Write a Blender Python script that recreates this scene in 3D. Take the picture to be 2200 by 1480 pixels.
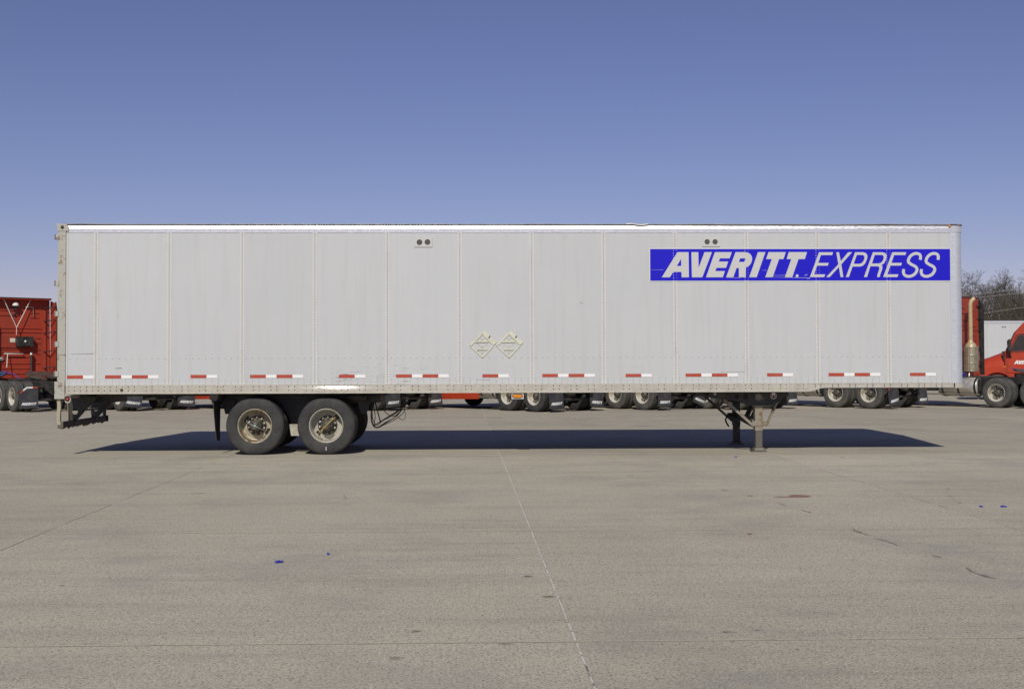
import bpy, math, random
from mathutils import Vector, Matrix
from mathutils.geometry import tessellate_polygon
R = math.radians
random.seed(7)
scene = bpy.context.scene
for o in list(bpy.data.objects):
    bpy.data.objects.remove(o)
COL = scene.collection

# ------------------------------------------------------------------ camera
CAM = Vector((7.4606, -21.3881, 1.6599))
F, YAW, PIT, ROLL, PPY = 2584.54, -.02596, .0232, -.00265, 714.54      # fitted to the trailer (2200 px wide picture)
cd = bpy.data.cameras.new('camera')
cam = bpy.data.objects.new('camera', cd); COL.objects.link(cam)
cd.sensor_width = 36; cd.sensor_fit = 'HORIZONTAL'; cd.lens = 36 * F / 2200
cd.shift_y = -(740 - PPY) / 2200
cd.clip_start = .1; cd.clip_end = 20000
cam.matrix_world = Matrix.Translation(CAM) @ Matrix.Rotation(YAW, 4, 'Z') @ Matrix.Rotation(math.pi / 2 + PIT, 4, 'X') @ Matrix.Rotation(ROLL, 4, 'Z')
scene.camera = cam

# ------------------------------------------------------------------ sky, sun, exposure
SUN = Vector((-.145, -1.18, 1.0)).normalized()        # towards the sun
EL = math.asin(SUN.z)
w = bpy.data.worlds.new('World'); scene.world = w; w.use_nodes = True
nt = w.node_tree; bg = nt.nodes['Background']
sky = nt.nodes.new('ShaderNodeTexSky'); sky.sky_type = 'NISHITA'; sky.sun_disc = False
sky.sun_elevation = EL; sky.sun_rotation = math.atan2(SUN.x, SUN.y)
sky.altitude = 200; sky.air_density = 1.0; sky.dust_density = .1; sky.ozone_density = 6.0
tint = nt.nodes.new('ShaderNodeMix'); tint.data_type = 'RGBA'; tint.blend_type = 'MULTIPLY'
tint.inputs[0].default_value = 1
tint.inputs[7].default_value = (1.21, .885, 1.0, 1)
gam = nt.nodes.new('ShaderNodeGamma'); gam.inputs[1].default_value = 1.0
nt.links.new(sky.outputs[0], gam.inputs[0]); nt.links.new(gam.outputs[0], tint.inputs[6]); nt.links.new(tint.outputs[2], bg.inputs[0])
bg.inputs[1].default_value = .067
sd = bpy.data.lights.new('sun', 'SUN'); sun = bpy.data.objects.new('sun', sd); COL.objects.link(sun)
sd.energy = 3.45; sd.angle = R(.53); sd.color = (1.0, .945, .84)
sun.location = (0, -40, 60); sun.rotation_euler = SUN.to_track_quat('Z', 'Y').to_euler()
vs = scene.view_settings
vs.view_transform = 'Standard'; vs.look = 'None'; vs.exposure = 0.0; vs.gamma = 1.0; vs.use_curve_mapping = False

# ------------------------------------------------------------------ helpers
def at(px, py, Y):
    """world point seen at picture position (px, py) on the plane y = Y"""
    x, y = px - 1100, py - PPY
    c, s = math.cos(ROLL), math.sin(ROLL); x, y = x * c + y * s, -x * s + y * c
    r, d, u = x / F, 1, -y / F
    c, s = math.cos(PIT), math.sin(PIT); d, u = d * c - u * s, d * s + u * c
    c, s = math.cos(YAW), math.sin(YAW)
    v = Vector((r * c - d * s, r * s + d * c, u))
    return CAM + v * ((Y - CAM.y) / v.y)

class MB:
    def __init__(s): s.v = []; s.f = []; s.m = []; s.sm = []
    def add(s, vs_, fs, m=0, smooth=False):
        b = len(s.v); s.v += [tuple(p) for p in vs_]
        for f in fs: s.f.append([b + i for i in f]); s.m.append(m); s.sm.append(smooth)
        return s
    def box(s, x0, x1, y0, y1, z0, z1, m=0, M=None):
        p = [Vector((x, y, z)) for z in (z0, z1) for y in (y0, y1) for x in (x0, x1)]
        if M is not None: p = [M @ q for q in p]
        return s.add(p, [(0, 2, 3, 1), (4, 5, 7, 6), (0, 1, 5, 4), (2, 6, 7, 3), (0, 4, 6, 2), (1, 3, 7, 5)], m)
    def prism(s, loops, a, b, fn, m=0):
        """loops of 2-D points (outer, holes...), extruded from a to b; fn(u, v, t) gives the 3-D point"""
        if not isinstance(loops[0][0], (tuple, list)): loops = [loops]
        flat = [p for l in loops for p in l]; n = len(flat)
        tri = tessellate_polygon([[Vector((p[0], p[1], 0)) for p in l] for l in loops])
        vv = [fn(p[0], p[1], a) for p in flat] + [fn(p[0], p[1], b) for p in flat]
        fs = []
        def orient(t):
            A, B, C_ = [flat[i] for i in t]
            return t if (B[0]-A[0])*(C_[1]-A[1]) - (B[1]-A[1])*(C_[0]-A[0]) > 0 else (t[0], t[2], t[1])
        for t in tri:
            t = orient(t); fs.append(tuple(t)); fs.append((t[2] + n, t[1] + n, t[0] + n))
        o = 0
        for l in loops:
            k = len(l)
            for i in range(k):
                j = (i + 1) % k; fs.append((o + i, o + j, o + j + n, o + i + n))
            o += k
        return s.add(vv, fs, m)
    def tube(s, pts, r, n=8, m=0, caps=True, smooth=True):
        pts = [Vector(p) for p in pts]; k = len(pts)
        rs = r if isinstance(r, (list, tuple)) else [r] * k
        vv = []; fs = []; up = None
        for i, p in enumerate(pts):
            t = (pts[min(i + 1, k - 1)] - pts[max(i - 1, 0)]).normalized()
            if up is None: up = t.orthogonal().normalized()
            up = (up - t * up.dot(t))
            up = up.normalized() if up.length > 1e-6 else t.orthogonal().normalized()
            sd_ = t.cross(up)
            for j in range(n):
                a = 2 * math.pi * j / n
                vv.append(p + (up * math.cos(a) + sd_ * math.sin(a)) * rs[i])
        for i in range(k - 1):
            for j in range(n):
                q = (j + 1) % n
                fs.append((i * n + j, i * n + q, (i + 1) * n + q, (i + 1) * n + j))
        s.add(vv, fs, m, smooth)
        if caps:
            s.add(vv[:n], [tuple(range(n))[::-1]], m); s.add(vv[-n:], [tuple(range(n))], m)
        return s
    def lathe(s, prof, n=32, c=(0, 0, 0), ax='y', m=0, smooth=True, closed=False, flip=1):
        """prof: (radius, position along the axis)"""
        vv = []; k = len(prof)
        for i in range(n):
            a = 2 * math.pi * i / n; ca, sa = math.cos(a), math.sin(a)
            for (r, h) in prof:
                if ax == 'y': vv.append((c[0] + r * ca, c[1] + h * flip, c[2] + r * sa))
                elif ax == 'x': vv.append((c[0] + h * flip, c[1] + r * ca, c[2] + r * sa))
                else: vv.append((c[0] + r * ca, c[1] + r * sa, c[2] + h))
        fs = []
        for i in range(n):
            j = (i + 1) % n
            for q in range(k if closed else k - 1):
                q2 = (q + 1) % k
                fs.append((i * k + q, j * k + q, j * k + q2, i * k + q2))
        return s.add(vv, fs, m, smooth)
    def bar(s, a, b, w, h, m=0):
        """rectangular bar from a to b, w across, h in the upright direction"""
        a, b = Vector(a), Vector(b); t = (b - a).normalized()
        up = Vector((0, 0, 1)) if abs(t.z) < .95 else Vector((0, 1, 0))
        s_ = t.cross(up).normalized(); u_ = s_.cross(t)
        p = []
        for q in (a, b):
            for (i, j) in ((-1, -1), (1, -1), (1, 1), (-1, 1)): p.append(q + s_ * (i * w / 2) + u_ * (j * h / 2))
        return s.add(p, [(0, 1, 2, 3), (7, 6, 5, 4), (0, 4, 5, 1), (1, 5, 6, 2), (2, 6, 7, 3), (3, 7, 4, 0)], m)
    def dome(s, c, d, r, h, m=0, n=6):
        """rivet head at c, standing out along d"""
        c, d = Vector(c), Vector(d).normalized(); u = d.orthogonal().normalized(); v_ = d.cross(u)
        vv = []
        for (rr, hh) in ((r, 0), (r * .72, h * .75)):
            for j in range(n):
                a = 2 * math.pi * j / n; vv.append(c + (u * math.cos(a) + v_ * math.sin(a)) * rr + d * hh)
        vv.append(c + d * h)
        fs = [(j, (j + 1) % n, n + (j + 1) % n, n + j) for j in range(n)] + [(n + j, n + (j + 1) % n, 2 * n) for j in range(n)]
        return s.add(vv, fs, m, True)
    def mesh(s, name, mats):
        me = bpy.data.meshes.new(name); me.from_pydata(s.v, [], s.f)
        for m_ in (mats if isinstance(mats, (list, tuple)) else [mats]): me.materials.append(m_)
        me.polygons.foreach_set('material_index', s.m); me.polygons.foreach_set('use_smooth', s.sm)
        me.update(); return me
    def build(s, name, mats, parent=None, loc=(0, 0, 0), bevel=0, recalc=True):
        me = s.mesh(name, mats)
        if recalc:
            import bmesh
            bm = bmesh.new(); bm.from_mesh(me); bmesh.ops.recalc_face_normals(bm, faces=bm.faces); bm.to_mesh(me); bm.free()
        return link(name, me, parent, loc, bevel)

def link(name, me, parent=None, loc=(0, 0, 0), bevel=0):
    o = bpy.data.objects.new(name, me); COL.objects.link(o); o.location = loc
    if parent: o.parent = parent
    if bevel:
        b = o.modifiers.new('bevel', 'BEVEL'); b.width = bevel; b.segments = 2; b.limit_method = 'ANGLE'; b.angle_limit = R(40)
        b.harden_normals = False
    return o
def thing(name, label, cat, loc=(0, 0, 0), rz=0, group=None):
    o = bpy.data.objects.new(name, None); COL.objects.link(o); o.location = loc; o.rotation_euler.z = rz
    o.empty_display_size = .3
    o['label'] = label; o['category'] = cat
    if group: o['group'] = group
    return o
def tag(o, label, cat, group=None):
    o['label'] = label; o['category'] = cat
    if group: o['group'] = group
    return o
def stuff(o): o['kind'] = 'stuff'; return o
def copy_tree(o, parent=None):
    c = o.copy(); COL.objects.link(c); c.parent = parent
    for ch in list(o.children): copy_tree(ch, c)
    return c
def catmull(pts, n=6):
    P = [Vector(p) for p in pts]; out = []
    for i in range(len(P) - 1):
        p0, p1, p2, p3 = P[max(i - 1, 0)], P[i], P[i + 1], P[min(i + 2, len(P) - 1)]
        for k in range(n):
            t = k / n
            out.append(.5 * ((2 * p1) + (p2 - p0) * t + (2 * p0 - 5 * p1 + 4 * p2 - p3) * t * t + (3 * p1 - p0 - 3 * p2 + p3) * t ** 3))
    out.append(P[-1]); return out

# ------------------------------------------------------------------ materials
def node_mat(name):
    m = bpy.data.materials.new(name); m.use_nodes = True
    t = m.node_tree; b = t.nodes['Principled BSDF']; return m, t, b
def N(t, kind, **kw):
    n = t.nodes.new('ShaderNode' + kind)
    for k, v in kw.items():
        if k.startswith('i_'): n.inputs[int(k[2:])].default_value = v
        else: setattr(n, k, v)
    return n
def ramp(t, fac, stops):
    r = t.nodes.new('ShaderNodeValToRGB'); e = r.color_ramp.elements
    while len(e) < len(stops): e.new(.5)
    for i, (p, c) in enumerate(stops):
        e[i].position = p; e[i].color = (c, c, c, 1) if isinstance(c, (int, float)) else (*c, 1)
    t.links.new(fac, r.inputs[0]); return r.outputs[0]
def mix(t, fac, a, b, mode='MIX'):
    n = t.nodes.new('ShaderNodeMix'); n.data_type = 'RGBA'; n.blend_type = mode
    for s, v in ((0, fac), (6, a), (7, b)):
        if hasattr(v, 'links'): t.links.new(v, n.inputs[s])
        elif isinstance(v, (int, float)): n.inputs[s].default_value = v if s == 0 else (v, v, v, 1)
        else: n.inputs[s].default_value = (*v, 1)
    return n.outputs[2]
def coords(t, kind='Object', scale=(1, 1, 1)):
    if kind == 'World': o = t.nodes.new('ShaderNodeNewGeometry').outputs['Position']
    else: o = t.nodes.new('ShaderNodeTexCoord').outputs[kind]
    mp = N(t, 'Mapping'); mp.inputs['Scale'].default_value = scale
    t.links.new(o, mp.inputs['Vector']); return mp.outputs[0]
def noise(t, co, scale, detail=4, rough=.55):
    n = N(t, 'TexNoise'); n.inputs['Scale'].default_value = scale; n.inputs['Detail'].default_value = detail; n.inputs['Roughness'].default_value = rough
    t.links.new(co, n.inputs['Vector']); return n.outputs['Fac']
def bump(t, b, h, strength=.2, dist=.01):
    n = N(t, 'Bump'); n.inputs['Strength'].default_value = strength; n.inputs['Distance'].default_value = dist
    t.links.new(h, n.inputs['Height']); t.links.new(n.outputs[0], b.inputs['Normal'])
def paint(name, col, rough=.5, metal=0.0, var=.12, scale=6, dirt=None, dirt_amt=.35, dirt_scale=3, stretch=(1, 1, 1), bmp=0, kind='Object', spec=.5, coat=0):
    """one colour with mottling, a dirt / wear colour in patches and uneven gloss"""
    m, t, b = node_mat(name); co = coords(t, kind, stretch)
    f = noise(t, co, scale, 5)
    c = mix(t, f, [max(0, x * (1 - var)) for x in col], [min(1, x * (1 + var)) for x in col])
    if dirt:
        f2 = noise(t, co, dirt_scale, 7, .65)
        k = ramp(t, f2, [(.62 - dirt_amt * .5, 0), (.80 - dirt_amt * .35, 1)])
        c = mix(t, k, c, dirt)
    t.links.new(c, b.inputs['Base Color'])
    rr = ramp(t, noise(t, co, scale * 2.3, 3), [(.3, max(.03, rough - .08)), (.7, min(1, rough + .1))])
    t.links.new(rr, b.inputs['Roughness']); b.inputs['Metallic'].default_value = metal
    b.inputs['Specular IOR Level'].default_value = spec; b.inputs['Coat Weight'].default_value = coat; b.inputs['Coat Roughness'].default_value = .15
    if bmp: bump(t, b, noise(t, co, scale * 4, 5), bmp, .01)
    return m

def concrete():
    m, t, b = node_mat('concrete')
    co = coords(t, 'World'); st = coords(t, 'World', (.16, 1.6, 1)); st2 = coords(t, 'World', (.5, 4, 1))
    big = noise(t, co, .22, 4, .6); mid = noise(t, co, 1.3, 6, .65); fine = noise(t, co, 55, 3, .7)
    c = mix(t, ramp(t, big, [(.35, 0), (.68, 1)]), (.455, .41, .295), (.54, .495, .372))
    c = mix(t, ramp(t, mid, [(.3, .55), (.7, 0)]), c, (.37, .345, .285))
    # tyre traffic runs along x
    c = mix(t, ramp(t, noise(t, st, 1.5, 7, .7), [(.50, 0), (.72, .55)]), c, (.20, .18, .155))
    c = mix(t, ramp(t, noise(t, st2, 1.1, 6, .7), [(.60, 0), (.74, .35)]), c, (.50, .45, .35))
    # exposed aggregate
    v = N(t, 'TexVoronoi'); v.inputs['Scale'].default_value = 40; t.links.new(co, v.inputs['Vector'])
    dot = ramp(t, v.outputs['Distance'], [(.16, 1), (.36, 0)])
    sep = N(t, 'SeparateColor'); t.links.new(v.outputs['Color'], sep.inputs[0])
    sel = ramp(t, sep.outputs[0], [(.50, 0), (.56, 1)]); sel2 = ramp(t, sep.outputs[1], [(.72, 0), (.78, 1)])
    ma = N(t, 'Math', operation='MULTIPLY'); t.links.new(dot, ma.inputs[0]); t.links.new(sel, ma.inputs[1])
    mb_ = N(t, 'Math', operation='MULTIPLY'); t.links.new(dot, mb_.inputs[0]); t.links.new(sel2, mb_.inputs[1])
    c = mix(t, mb_.outputs[0], c, (.62, .57, .46))
    k = N(t, 'Math', operation='MULTIPLY'); k.inputs[1].default_value = .85; t.links.new(ma.outputs[0], k.inputs[0])
    c = mix(t, k.outputs[0], c, (.085, .08, .08))
    c = mix(t, ramp(t, fine, [(.34, .8), (.54, 0)]), c, (.15, .135, .115))
    c = mix(t, ramp(t, noise(t, co, 24, 4, .7), [(.32, .6), (.52, 0)]), c, (.22, .195, .165))
    c = mix(t, ramp(t, noise(t, co, 95, 2, .6), [(.50, 0), (.66, .65)]), c, (.66, .61, .50))
    v2 = N(t, 'TexVoronoi'); v2.inputs['Scale'].default_value = 21; t.links.new(co, v2.inputs['Vector'])
    s3 = N(t, 'SeparateColor'); t.links.new(v2.outputs['Color'], s3.inputs[0])
    pk = N(t, 'Math', operation='MULTIPLY'); t.links.new(ramp(t, v2.outputs['Distance'], [(.10, .8), (.24, 0)]), pk.inputs[0]); t.links.new(ramp(t, s3.outputs[0], [(.72, 0), (.76, 1)]), pk.inputs[1])
    c = mix(t, pk.outputs[0], c, (.14, .13, .12))
    c = mix(t, ramp(t, noise(t, co, .55, 6, .68), [(.50, 0), (.70, .5)]), c, (.25, .235, .215))
    # small dark drips
    sp = noise(t, coords(t, 'World', (1, 2.2, 1)), 1.9, 3, .5)
    c = mix(t, ramp(t, sp, [(.735, 0), (.765, .6)]), c, (.15, .135, .115))
    oi = N(t, 'ObjectInfo'); hv = N(t, 'HueSaturation')
    mm = N(t, 'MapRange'); mm.inputs[3].default_value = .94; mm.inputs[4].default_value = 1.06
    t.links.new(oi.outputs['Random'], mm.inputs[0]); t.links.new(mm.outputs[0], hv.inputs['Value']); t.links.new(c, hv.inputs['Color'])
    t.links.new(hv.outputs[0], b.inputs['Base Color'])
    b.inputs['Roughness'].default_value = .88; b.inputs['Specular IOR Level'].default_value = .3
    bump(t, b, fine, .35, .006)
    return m
def trailer_skin():
    m, t, b = node_mat('trailer_white_paint')
    co = coords(t, 'World'); ve = coords(t, 'World', (5, 1, .35)); ho = coords(t, 'World', (.45, 1, 9))
    c = mix(t, noise(t, co, .8, 3), (.48, .496, .508), (.525, .536, .54))
    c = mix(t, ramp(t, noise(t, ve, 1.6, 5), [(.48, 0), (.75, .5)]), c, (.45, .45, .44))
    # rubbed dirty streaks along the lower third
    g = t.nodes.new('ShaderNodeNewGeometry'); sx = N(t, 'SeparateXYZ'); t.links.new(g.outputs['Position'], sx.inputs[0])
    low = ramp(t, sx.outputs[2], [(0, 0), (1, 0)])
    mr = N(t, 'MapRange'); mr.inputs[1].default_value = 2.0; mr.inputs[2].default_value = 1.3; t.links.new(sx.outputs[2], mr.inputs[0])
    s1 = ramp(t, noise(t, ho, 3.0, 8, .68), [(.60, 0), (.72, 1)])
    xx = N(t, 'Math', operation='MULTIPLY'); t.links.new(s1, xx.inputs[0]); t.links.new(mr.outputs[0], xx.inputs[1])
    x3 = N(t, 'Math', operation='MULTIPLY'); x3.inputs[1].default_value = .85; t.links.new(xx.outputs[0], x3.inputs[0])
    c = mix(t, x3.outputs[0], c, (.34, .33, .31))
    # heavy scuffs ahead of the tandem
    mz = N(t, 'MapRange'); mz.inputs[1].default_value = 1.62; mz.inputs[2].default_value = 1.5; t.links.new(sx.outputs[2], mz.inputs[0])
    mxa = N(t, 'MapRange'); mxa.inputs[1].default_value = 4.4; mxa.inputs[2].default_value = 5.0; t.links.new(sx.outputs[0], mxa.inputs[0])
    mxb = N(t, 'MapRange'); mxb.inputs[1].default_value = 6.7; mxb.inputs[2].default_value = 6.1; t.links.new(sx.outputs[0], mxb.inputs[0])
    s2 = ramp(t, noise(t, coords(t, 'World', (.9, 1, 12)), 3.2, 8, .7), [(.56, 0), (.63, 1)])
    p = s2
    for q in (mz, mxa, mxb):
        n = N(t, 'Math', operation='MULTIPLY'); t.links.new(p, n.inputs[0]); t.links.new(q.outputs[0], n.inputs[1]); p = n.outputs[0]
    c = mix(t, p, c, (.20, .18, .15))
    oi = N(t, 'ObjectInfo'); hv = N(t, 'HueSaturation'); mm = N(t, 'MapRange'); mm.inputs[3].default_value = .975; mm.inputs[4].default_value = 1.015
    t.links.new(oi.outputs['Random'], mm.inputs[0]); t.links.new(mm.outputs[0], hv.inputs['Value']); t.links.new(c, hv.inputs['Color'])
    t.links.new(hv.outputs[0], b.inputs['Base Color'])
    b.inputs['Roughness'].default_value = .42; b.inputs['Specular IOR Level'].default_value = .35
    bump(t, b, noise(t, coords(t, 'World', (1, 1, 1.6)), 2.2, 2), .25, .012)
    return m
def metal_rail(name, col, rough, metal, dirt, damt, bmp=.18):
    m, t, b = node_mat(name); co = coords(t, 'World', (2.5, 1, 9)); ve = coords(t, 'World', (3.5, 1, 1.6))
    c = mix(t, noise(t, co, 2, 6), [x * .85 for x in col], [min(1, x * 1.1) for x in col])
    c = mix(t, ramp(t, noise(t, ve, 3.0, 6, .7), [(.55 - damt * .2, 0), (.95 - damt * .2, .6)]), c, dirt)
    t.links.new(c, b.inputs['Base Color']); b.inputs['Metallic'].default_value = metal
    t.links.new(ramp(t, noise(t, co, 5, 4), [(.3, rough - .08), (.7, rough + .12)]), b.inputs['Roughness'])
    bump(t, b, noise(t, coords(t, 'World', (1.4, 1, 3)), 2.0, 3), bmp, .015)
    return m
def rusty(name, col, amt=.5, rough=.6, metal=0.0, scale=5):
    m, t, b = node_mat(name); co = coords(t, 'Object')
    n1 = noise(t, co, scale, 8, .7); n2 = noise(t, co, scale * 5, 5)
    c = mix(t, n2, [x * .8 for x in col], [min(1, x * 1.15) for x in col])
    c = mix(t, ramp(t, n1, [(.66 - amt * .3, 0), (.76 - amt * .28, 1)]), c, (.17, .10, .045))
    c = mix(t, ramp(t, n1, [(.76 - amt * .28, 0), (.88 - amt * .28, 1)]), c, (.07, .035, .018))
    t.links.new(c, b.inputs['Base Color']); b.inputs['Roughness'].default_value = rough; b.inputs['Metallic'].default_value = metal
    bump(t, b, n1, .2, .004); return m

M = {}
M['concrete'] = concrete()
M['skin'] = trailer_skin()
M['top_rail'] = metal_rail('polished_top_rail', (.74, .74, .76), .30, .6, (.62, .61, .60), .3, .05)
M['rail'] = metal_rail('dirty_aluminium_rail', (.66, .63, .54), .30, .5, (.40, .34, .26), .55, .12)
M['corner'] = metal_rail('brushed_corner_post', (.72, .74, .78), .38, .6, (.55, .55, .55), .3)
M['rear_post'] = rusty('weathered_rear_post', (.40, .39, .34), .36, .6, 0, 7)
M['rivet'] = paint('rivet_bright', (.86, .85, .81), .35, .1, .08)
M['rivet_dark'] = paint('rivet_dark', (.20, .19, .18), .6, .2, .2)
M['bolt'] = paint('bolt_dark', (.055, .05, .045), .6, .2, .2)
M['seam'] = paint('seam_paint', (.515, .513, .50), .45, 0, .06, 4, (.45, .44, .405), .22, 2)
M['tape_red'] = paint('reflective_red', (.40, .055, .026), .45, 0, .12, 30, (.36, .12, .085), .2, 8)
M['tape_white'] = paint('reflective_white', (.78, .78, .78), .35, 0, .05, 30)
M['logo_blue'] = paint('logo_blue_vinyl', (.012, .009, .50), .55, 0, .06, 2, stretch=(.4, 1, 6), spec=.2)
M['logo_border'] = paint('logo_border', (.60, .61, .56), .4, 0, .04)
M['letter'] = paint('letter_vinyl', (.53, .53, .53), .45, 0, .04, 3, spec=.3)
M['letter_white'] = paint('letter_white_print', (.80, .80, .80), .6, 0, .15, 25, (.25, .25, .26), .12, 12)
M['vent'] = paint('vent_screen', (.075, .077, .07), .7, .2, .3, 60)
M['placard'] = paint('cream_placard_plastic', (.60, .59, .47), .5, 0, .1, 9, (.42, .40, .30), .2, 6)
M['black_steel'] = paint('black_chassis_steel', (.022, .021, .020), .5, 0, .4, 6, (.06, .05, .038), .35, 3, bmp=.1)
M['grey_steel'] = rusty('grey_landing_gear', (.25, .23, .175), .45, .6, .1, 5)
M['dark_leg'] = rusty('worn_dark_leg', (.13, .12, .10), .4, .5, .3, 5)
M['beige_steel'] = rusty('beige_bumper_post', (.36, .33, .23), .42, .6, 0, 7)
M['rubber'] = paint('tyre_rubber', (.034, .034, .035), .75, 0, .25, 5, (.062, .060, .056), .4, 2.5, bmp=.08, spec=.3)
M['rubber_dusty'] = paint('dusty_tyre_rubber', (.042, .041, .040), .8, 0, .25, 5, (.10, .095, .085), .55, 2.2, bmp=.1, spec=.3)
M['flap'] = paint('mud_flap_rubber', (.038, .039, .045), .6, 0, .2, 8, (.07, .068, .066), .35, 4, spec=.4)
M['rim'] = paint('grey_steel_rim', (.47, .45, .39), .45, .1, .12, 6, (.32, .28, .20), .35, 5)
M['rim_rust'] = rusty('rusted_steel_rim', (.42, .38, .28), .5, .5, .1, 4.5)
M['rim_white'] = paint('pale_tractor_rim', (.55, .53, .47), .42, .05, .1, 6, (.36, .31, .22), .35, 5)
M['hub'] = paint('dark_hub', (.06, .056, .048), .5, .2, .4, 14, (.14, .12, .085), .35, 8)
M['nut'] = paint('steel_nut', (.30, .28, .23), .4, .6, .3, 30)
M['hose'] = paint('black_hose', (.012, .012, .013), .5)
M['hose_yellow'] = paint('yellow_tyre_hose', (.62, .45, .10), .5)
M['hose_grey'] = paint('grey_tyre_hose', (.30, .30, .29), .5)
M['green_cap'] = paint('green_hub_cap', (.28, .50, .36), .5)
M['chalk'] = paint('chalk_mark', (.75, .75, .74), .9)
M['amber'] = paint('amber_lens', (.62, .22, .015), .25, 0, .25, 25, spec=.5)
M['red_lens'] = paint('red_lens', (.30, .02, .012), .2, 0, .1, 20, spec=.7)
M['lamp_white'] = paint('lamp_bracket', (.62, .61, .56), .45, 0, .1, 12)
M['red'] = paint('tractor_red_paint', (.44, .048, .018), .38, 0, .07, 3, (.32, .040, .018), .2, 2, spec=.35, coat=.15)
M['red_fade'] = paint('tractor_faded_red', (.37, .048, .023), .5, 0, .10, 2, (.29, .05, .03), .4, 1.6, stretch=(1, 1, .4), spec=.25)
M['black_trim'] = paint('black_plastic_trim', (.02, .02, .022), .5, 0, .3, 6, (.045, .045, .045), .3, 4)
M['glass'] = paint('dark_window_glass', (.012, .014, .016), .06, 0, .1, 3, spec=.8)
M['silver'] = paint('aluminium_tank', (.60, .58, .53), .38, .6, .1, 5, (.36, .33, .27), .4, 3)
M['tan_pipe'] = paint('tan_heat_stained_pipe', (.50, .40, .22), .45, .2, .12, 4, (.36, .30, .2), .3, 3)
M['guard'] = paint('perforated_stack_guard', (.46, .43, .34), .4, .5, .15, 8, (.30, .26, .18), .35, 5)
M['white_stuff'] = paint('white_plastic', (.70, .69, .64), .5, 0, .08)
M['yellow_label'] = paint('yellow_label', (.70, .62, .18), .5)
M['blue_hose'] = paint('blue_coiled_hose', (.05, .06, .35), .45)
M['teal_hose'] = paint('teal_coiled_hose', (.05, .22, .22), .45)
M['grease'] = paint('greasy_plate', (.075, .066, .055), .4, .3, .4, 5, (.16, .14, .11), .4, 4, bmp=.2)
M['joint'] = None
M['roof_sheet'] = paint('weathered_roof_sheet', (.30, .28, .25), .55, .2, .2, 5, (.16, .14, .11), .3, 3, kind='World')
M['bark'] = paint('bark_grey_brown', (.085, .073, .058), .9, 0, .25, 3)
M['twig'] = paint('twig_grey_brown', (.075, .063, .047), .9, 0, .25, .4)
M['hill'] = paint('leaf_litter_hill', (.12, .10, .072), .95, 0, .35, .12, (.07, .06, .045), .5, .3)
M['yellow_paint'] = paint('worn_yellow_line', (.46, .37, .16), .8, 0, .15, 12, (.36, .32, .26), .75, 3, kind='World')
def stain(name, col, amt, hard):
    m, t, b = node_mat(name); g = t.nodes.new('ShaderNodeTexCoord').outputs['Generated']
    mp = N(t, 'Mapping'); mp.inputs['Location'].default_value = (-.5, -.5, 0); t.links.new(g, mp.inputs['Vector'])
    sx = N(t, 'SeparateXYZ'); t.links.new(mp.outputs[0], sx.inputs[0]); cb = N(t, 'CombineXYZ'); t.links.new(sx.outputs[0], cb.inputs[0]); t.links.new(sx.outputs[1], cb.inputs[1])
    ln = N(t, 'VectorMath', operation='LENGTH'); t.links.new(cb.outputs[0], ln.inputs[0])
    co = coords(t, 'World'); n1 = noise(t, co, 14, 6, .7)
    rad = ramp(t, ln.outputs['Value'], [(.18 + hard * .24, 1), (.48, 0)])
    k = N(t, 'Math', operation='MULTIPLY'); t.links.new(rad, k.inputs[0]); t.links.new(ramp(t, n1, [(.36 - hard * .2, 0), (.62 - hard * .2, amt)]), k.inputs[1])
    b.inputs['Base Color'].default_value = (*col, 1); b.inputs['Roughness'].default_value = .9; b.inputs['Specular IOR Level'].default_value = .2
    t.links.new(k.outputs[0], b.inputs['Alpha']); return m
M['stain_dark'] = stain('dark_oil_spot', (.13, .11, .09), .55, 0)
M['stain_red'] = stain('faded_red_paint_patch', (.32, .15, .12), .65, .9)
M['crack'] = paint('crack_dirt', (.11, .095, .075), .95, 0, .4, 20, (.33, .30, .25), .55, 3)
M['blue_scrap'] = paint('blue_plastic_scrap', (.03, .04, .42), .4, 0, .2, 30)
M['wire'] = paint('power_cable', (.30, .29, .28), .5)
def joint_mat(nm='joint_sealant', th=.53):
    m, t, b = node_mat(nm); co = coords(t, 'World')
    f = noise(t, co, .9, 7, .75); f2 = noise(t, co, 12, 4)
    c = mix(t, ramp(t, f, [(th - .02, 0), (th + .03, 1)]), (.13, .11, .08), (.62, .60, .54))
    c = mix(t, ramp(t, f2, [(.5, 0), (.62, .8)]), c, (.17, .15, .12))
    t.links.new(c, b.inputs['Base Color']); b.inputs['Roughness'].default_value = .9; return m
M['joint'] = joint_mat()
M['joint_white'] = joint_mat('white_joint_sealant', .42)
def joint_mat2():
    m, t, b = node_mat('old_joint_dirt'); co = coords(t, 'World')
    f = noise(t, co, .7, 7, .75); f2 = noise(t, co, 1.9, 7, .75)
    c = mix(t, ramp(t, f2, [(.54, 0), (.62, .7)]), (.47, .42, .31), (.21, .18, .14))
    c = mix(t, ramp(t, f, [(.585, 0), (.61, 1)]), c, (.62, .59, .52))
    t.links.new(c, b.inputs['Base Color']); b.inputs['Roughness'].default_value = .9; return m
M['joint_old'] = joint_mat2()

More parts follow.
